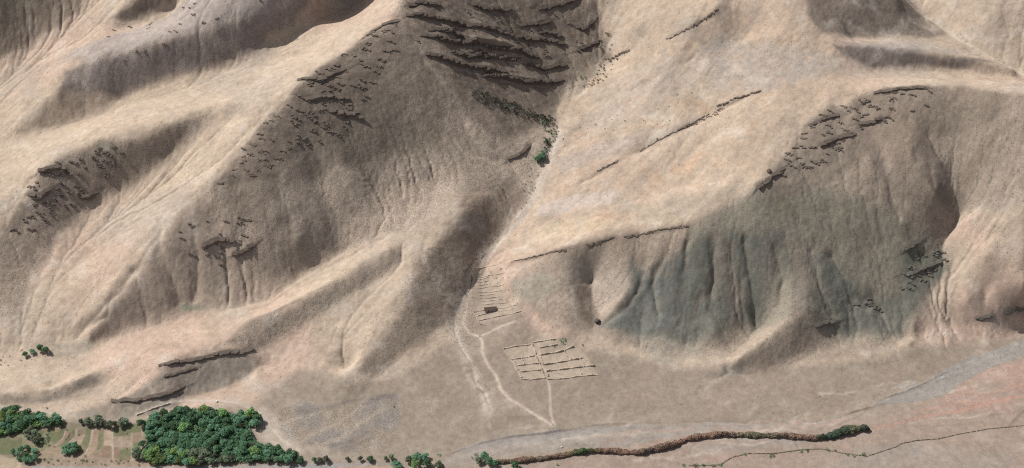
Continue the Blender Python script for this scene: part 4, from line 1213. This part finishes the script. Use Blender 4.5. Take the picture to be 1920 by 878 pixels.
for i, (ln, lab) in enumerate([
    ([(893,503),(912,500),(933,497)], "topmost terrace wall beside the wash"),
    ([(890,515),(928,513)], "long terrace wall second from the top"),
    ([(892,522),(915,520)], "short terrace wall third from the top"),
    ([(891,528),(917,526)], "short terrace wall fourth from the top"),
    ([(893,534),(920,531)], "short terrace wall fifth from the top"),
    ([(894,540),(916,538)], "short terrace wall sixth from the top, just above a long one"),
    ([(898,548),(940,544)], "long terrace wall in the middle of the flight"),
    ([(899,554),(926,551)], "terrace wall right under the long middle one"),
    ([(901,560),(936,556)], "terrace wall fourth above the dark roofed hut"),
    ([(903,565),(941,561)], "terrace wall third above the dark roofed hut"),
    ([(905,571),(955,565)], "long terrace wall second above the dark roofed hut"),
    ([(915,499),(918,507),(922,513)], "short upright wall joining the two topmost terraces"),
    ([(928,513),(932,528),(938,545)], "long upright wall down the right end of the terraces"),
    ([(905,523),(908,533)], "short upright wall between the short terraces"),
    ([(940,545),(948,560),(957,572)], "upright wall along the right end of the lower terraces"),
    ([(918,516),(945,512)], "faint wall right of the second terrace"),
    ([(920,536),(946,532)], "faint terrace wall ending right of the upright wall"),
    ([(930,584),(962,579)], "low wall right of the hut, under the last terrace"),
    ([(934,578),(966,572)], "terrace wall right of the dark roofed hut")]):
    wall("terrace_wall", ln, .6, .8, lab, "wall", 70 + i, T_)
for i, (ln, lab) in enumerate([
    ([(888,585),(908,582)], "yard wall running left from the hut's upper corner"),
    ([(888,585),(892,593),(895,601),(900,609)], "crumbling yard wall down the left side of the hut yard"),
    ([(892,593),(913,588)], "yard wall reaching the hut's lower left corner"),
    ([(895,602),(918,597),(941,592)], "yard wall along the lower side of the hut yard"),
    ([(932,583),(941,592)], "short yard wall falling right from the hut"),
    ([(941,592),(960,589),(977,584)], "wall running right from the yard's lower corner"),
    ([(898,607),(912,610)], "broken stub of wall below the hut yard")]):
    wall("yard_wall", ln, .9, .7, lab, "wall", 90 + i, "yard walls round the hut")
wall("retaining_wall", [(256,779),(275,771),(300,762),(318,757)], 1.1, .8, "pale retaining wall under the path at the orchard's upper left", "wall", 120, m=M_PALE)

# hut: four stone walls, a dark flat roof with an overhang, door gap
def hut():
    A = [ground(px, py, land) for px, py in ((909,586), (931,582.5))]
    a = np.array(A[0][:2]); b = np.array(A[1][:2])
    d = (b - a); L = np.linalg.norm(d); d /= L; n = np.array([-d[1], d[0]])
    D = 4.2; z0 = hgt_at(*(a + d * L / 2 + n * D / 2))
    e = bpy.data.objects.new("stone_hut", None); link(e); e.location = (a[0], a[1], z0); e.rotation_euler = (0, 0, math.atan2(d[1], d[0]))
    tag(e, "small stone hut with a dark flat roof below the terraces", "hut")
    def boxes(name, bs, m):
        bm = bmesh.new()
        for x0, x1, y0, y1, zz0, zz1 in bs:
            vs_ = [bm.verts.new(p) for p in ((x0,y0,zz0),(x1,y0,zz0),(x1,y1,zz0),(x0,y1,zz0),(x0,y0,zz1),(x1,y0,zz1),(x1,y1,zz1),(x0,y1,zz1))]
            for f in ((3,2,1,0),(4,5,6,7),(0,1,5,4),(1,2,6,5),(2,3,7,6),(3,0,4,7)): bm.faces.new([vs_[k] for k in f])
        bmesh.ops.bevel(bm, geom=bm.edges[:], offset=.05, segments=1, affect='EDGES')
        me = bpy.data.meshes.new(name); bm.to_mesh(me); bm.free(); me.materials.append(m)
        o = bpy.data.objects.new(name, me); link(o); o.parent = e; return o
    w = .5; h = 2.3; dx = L * .3
    boxes("wall", [(0, dx, 0, w, -1.5, h), (dx + 1.1, L, 0, w, -1.5, h), (dx, dx + 1.1, 0, w, 1.9, h), (0, L, D - w, D, -1.5, h), (0, w, w, D - w, -1.5, h), (L - w, L, w, D - w, -1.5, h)], M_WALL)
    mr, nt, b_ = mat("rusted_roof", .8)
    nz = N(nt, "ShaderNodeTexNoise", Scale=.7, Detail=4.0); rp = N(nt, "ShaderNodeValToRGB")
    rp.color_ramp.elements[0].color = (0.05, 0.034, 0.031, 1); rp.color_ramp.elements[1].color = (0.09, 0.062, 0.055, 1)
    nt.links.new(N(nt, "ShaderNodeNewGeometry").outputs["Position"], nz.inputs["Vector"]); nt.links.new(nz.outputs["Fac"], rp.inputs[0]); nt.links.new(rp.outputs[0], b_.inputs["Base Color"])
    boxes("roof", [(-.5, L + .5, -.6, D + .4, h + .003, h + .25)], mr)
    boxes("roof_beam", [(-.8 + k * 0 + L * k / 6, -.55 + L * k / 6, -.9, -.62, h + .02, h + .2) for k in range(1, 7)], M_BARK)
hut()

# ------------------------------------------------------------------ bedrock: ledges and outcrops of angular blocks
M_ROCK = stone_material("bed_rock", (0.140, 0.112, 0.092))
M_DARKROCK = stone_material("dark_bed_rock", (0.095, 0.076, 0.063))  # dark rock, toned further down to deepen the ledges' shadow
M_SHALE = stone_material("shale_rock", (0.135, 0.125, 0.105))
def block(bm, c, ux, uy, L, D, Ht, rng, tilt=0.0):
    """one angular block: the hull of a jittered slab, ux along the bed, uy downhill"""
    vs_ = []
    for sx in (-1, -.35, .35, 1):
        for sy in (-1, 1):
            for sz in (-1, 1):
                j = rng.uniform(-.22, .22, 3)
                x = (sx + j[0] * .6) * L / 2; y = (sy * (1 if abs(sx) < 1 else .7) + j[1]) * D / 2; z = (sz * .5 + j[2] * .4) * Ht - tilt * y
                vs_.append(bm.verts.new((c[0] + ux[0] * x + uy[0] * y, c[1] + ux[1] * x + uy[1] * y, c[2] + z)))
    r = bmesh.ops.convex_hull(bm, input=vs_)
    bmesh.ops.delete(bm, geom=[g for g in r["geom_interior"] if isinstance(g, bmesh.types.BMVert)], context='VERTS')

def rock_object(name, bm, m, lab, grp):
    me = bpy.data.meshes.new(name); bm.to_mesh(me); bm.free(); me.materials.append(m)
    return tag(link(bpy.data.objects.new(name, me)), lab, "rock", grp)

def downhill(x, y):
    i = int(np.clip((x - X0) / GS, 0, NX - 1)); j = int(np.clip((y - Y0) / GS, 0, NY - 1))
    g = np.array([-gxv[j, i], -gyv[j, i]], float); n = np.linalg.norm(g)
    return (g / n if n > 1e-6 else np.array([0., -1.])), float(n)

def ledge(pts, h, m, lab, grp, seed):
    P = gline(pts, land); rng = np.random.RandomState(seed)
    bm = bmesh.new()
    seg = np.linalg.norm(np.diff(P, axis=0), axis=1); L = np.concatenate([[0], np.cumsum(seg)])
    s = 0.0
    while s < L[-1]:
        step = rng.uniform(.8, 2.6) * min(h, 3.4) + .5
        q = min(s + step / 2, L[-1])
        p = np.array([np.interp(q, L, P[:, 0]), np.interp(q, L, P[:, 1])])
        e = np.array([np.interp(min(q + 2, L[-1]), L, P[:, 0]) - np.interp(max(q - 2, 0), L, P[:, 0]), np.interp(min(q + 2, L[-1]), L, P[:, 1]) - np.interp(max(q - 2, 0), L, P[:, 1])])
        ux = e / (np.linalg.norm(e) + 1e-9); uy = np.array([ux[1], -ux[0]])
        dn, sl = downhill(*p)
        if uy @ dn < 0: uy = -uy
        tp = min(1, .35 + 1.6 * min(q, L[-1] - q) / L[-1])
        hh = h * tp * rng.uniform(.6, 1.1); D = rng.uniform(.8, 1.25) * min(h, 3.4) + .4
        p = p + uy * rng.uniform(-.9, .9)
        zt = hgt_at(*(p - uy * D * .5)) - sl * .275 * D + rng.uniform(0, .6)
        block(bm, (p[0], p[1], zt - hh / 2), ux, uy, step * 1.5 + .4, D, hh, rng, sl * .55)
        s += step * .9
    rock_object("rock_ledge", bm, m, lab, grp)

for i, (pts, h) in enumerate(LEDGES):
    px, py = pts[len(pts) // 2]
    if px < 480 and py > 640: lab, grp, m = "thin dark rock ledge on the low left spur above the orchard", "ledges of the low left spur", M_ROCK
    elif 755 < px < 1140 and py < 170: lab, grp, m = "dark layered rock ledge on the steep slope at the head of the gully", "ledges at the head of the gully", M_DARKROCK; h *= 1.3
    elif px < 250: lab, grp, m = "dark rock ledge near the crest at the left edge", "ledges of the left crest", M_ROCK
    elif px < 760: lab, grp, m = "dark rock ledge just below the central ridge crest", "ledges of the central crest", M_ROCK
    elif px < 1000 and py < 320: lab, grp, m = "small rock ledge at the gully below the slanting shrub belt", None, M_ROCK
    elif py > 415 and px < 1420: lab, grp, m = "low broken line of stones along the lower crest of the right hill", "stone lines of the lower right crest", M_ROCK
    elif px < 1430 and py < 330: lab, grp, m = "low rock line crossing the pale slope right of the gully", "rock lines of the pale slope", M_ROCK
    elif py < 345: lab, grp, m = "dark rock ledge along the crest of the right hill", "ledges of the right crest", M_ROCK
    else: lab, grp, m = "dark grey rock ledge low on the right hill's front", "ledges of the right hill front", M_SHALE
    ledge(pts, h, m, lab, grp, 500 + i)

def outcrops(poly, n, size, m, lab, grp, seed, tilt=0.0):
    rng = np.random.RandomState(seed)
    for x, y in spread(poly, 6.0 * size, n, seed):
        bm = bmesh.new()
        dn, sl = downhill(x, y); ux0 = np.array([1.0, tilt]); ux0 /= np.linalg.norm(ux0); ux0 = ux0 * .7 + np.array([-dn[1], dn[0]]) * .3 * np.sign(-dn[1] + 1e-6); ux0 /= np.linalg.norm(ux0)
        uy = np.array([ux0[1], -ux0[0]])
        if uy @ dn < 0: uy = -uy
        for k in range(rng.randint(3, 8)):
            p = np.array([x, y]) + ux0 * (k - 2.5) * 2.0 * size * rng.uniform(.8, 1.2) + uy * (rng.normal(0, 1.1) + .5 * k) * size
            L_ = rng.uniform(1.8, 5.2) * size; D = rng.uniform(1.6, 3.4) * size; hh = rng.uniform(1.2, 3.4) * size
            zt = hgt_at(*(p - uy * D * .5)) - sl * .25 * D + rng.uniform(.1, .9) * size
            block(bm, (p[0], p[1], zt - hh / 2), ux0, uy, L_, D, hh, rng, sl * .5)
        rock_object("rock_outcrop", bm, m, lab, grp)
outcrops([(690,72),(735,38),(760,60),(740,100),(700,150),(670,225),(620,265),(560,285),(545,190),(600,130)], 72, .72, M_ROCK, "dark angular outcrop under the central crest, by the steep ledges", "outcrops under the central crest", 31)
outcrops([(540,200),(545,280),(520,320),(440,350),(400,350),(470,258)], 30, .55, M_ROCK, "dark angular outcrop lower down the central crest", "outcrops lower on the central crest", 32)
outcrops([(70,322),(110,302),(200,272),(235,285),(190,345),(130,395),(90,420),(40,440),(15,430)], 46, .7, M_ROCK, "dark angular outcrop below the crest at the left edge", "outcrops of the left crest", 33)
outcrops([(310,440),(380,400),(470,405),(480,470),(430,500),(370,490),(320,470)], 26, .5, M_ROCK, "brown outcrop on the rounded nose above the gullied foot", "outcrops of the rounded nose", 34)
outcrops([(1432,345),(1480,278),(1530,218),(1640,168),(1760,163),(1740,200),(1640,235),(1570,290),(1500,325),(1460,350)], 62, .62, M_ROCK, "dark angular outcrop along the right hill's crest", "outcrops of the right crest", 35)
outcrops([(1690,520),(1725,460),(1765,465),(1775,500),(1735,525),(1695,555)], 18, .7, M_SHALE, "grey angular outcrop low on the right hill beside the ravine", "outcrops beside the ravine", 36)
outcrops([(1600,575),(1635,558),(1648,585),(1610,592)], 5, .8, M_SHALE, "grey outcrop above the small winding stream bed", "outcrops above the winding bed", 37)
outcrops([(780,20),(900,10),(1090,20),(1110,80),(1050,150),(930,150),(820,120),(780,80)], 40, .6, M_ROCK, "dark block between the ledges at the head of the gully", "blocks between the ledges", 38, -.3)
outcrops([(200,40),(330,5),(520,0),(540,40),(450,90),(300,130),(150,165)], 24, .5, M_ROCK, "purplish brown outcrop on the dark ridge at upper left", "outcrops of the upper left ridge", 39)
outcrops([(1210,275),(1380,185),(1400,180),(1340,215)], 10, .5, M_ROCK, "small outcrop along the straight rock rib on the pale slope", "outcrops of the straight rib", 40)

# pale blocks
def boulder(px, py, r, lab, seed, m):
    x, y, _ = ground(px, py, land)
    bm = bmesh.new(); bmesh.ops.create_icosphere(bm, subdivisions=2, radius=r)
    rg = random.Random(seed); k = [Vector((rg.uniform(-1, 1), rg.uniform(-1, 1), rg.uniform(-1, 1))).normalized() for _ in range(9)]
    for v in bm.verts:
        for q in k:
            t = v.co.dot(q) - r * .72
            if t > 0: v.co -= q * t
        v.co.z *= .75
    me = bpy.data.meshes.new("boulder"); bm.to_mesh(me); bm.free(); me.materials.append(m)
    o = link(bpy.data.objects.new("boulder", me)); o.location = (x, y, hgt_at(x, y) + r * .35)
    tag(o, lab, "boulder")
M_WHITE = stone_material("white_stone", (0.62, 0.59, 0.55))
boulder(1053, 839, 1.3, "lone white boulder on the gravel just above the reed belt", 1, M_WHITE)
boulder(407, 753.5, 1.6, "white boulder by the path above the orchard", 2, M_WHITE)
boulder(1441, 321, 3.2, "dark block of rock at the tip of the right hill's crest", 3, stone_material("dark_stone", (0.17, 0.135, 0.105)))
boulder(1120, 604, 4.2, "dark rock knob at the foot of the grey hill front", 4, stone_material("shale_stone", (0.10, 0.095, 0.085)))
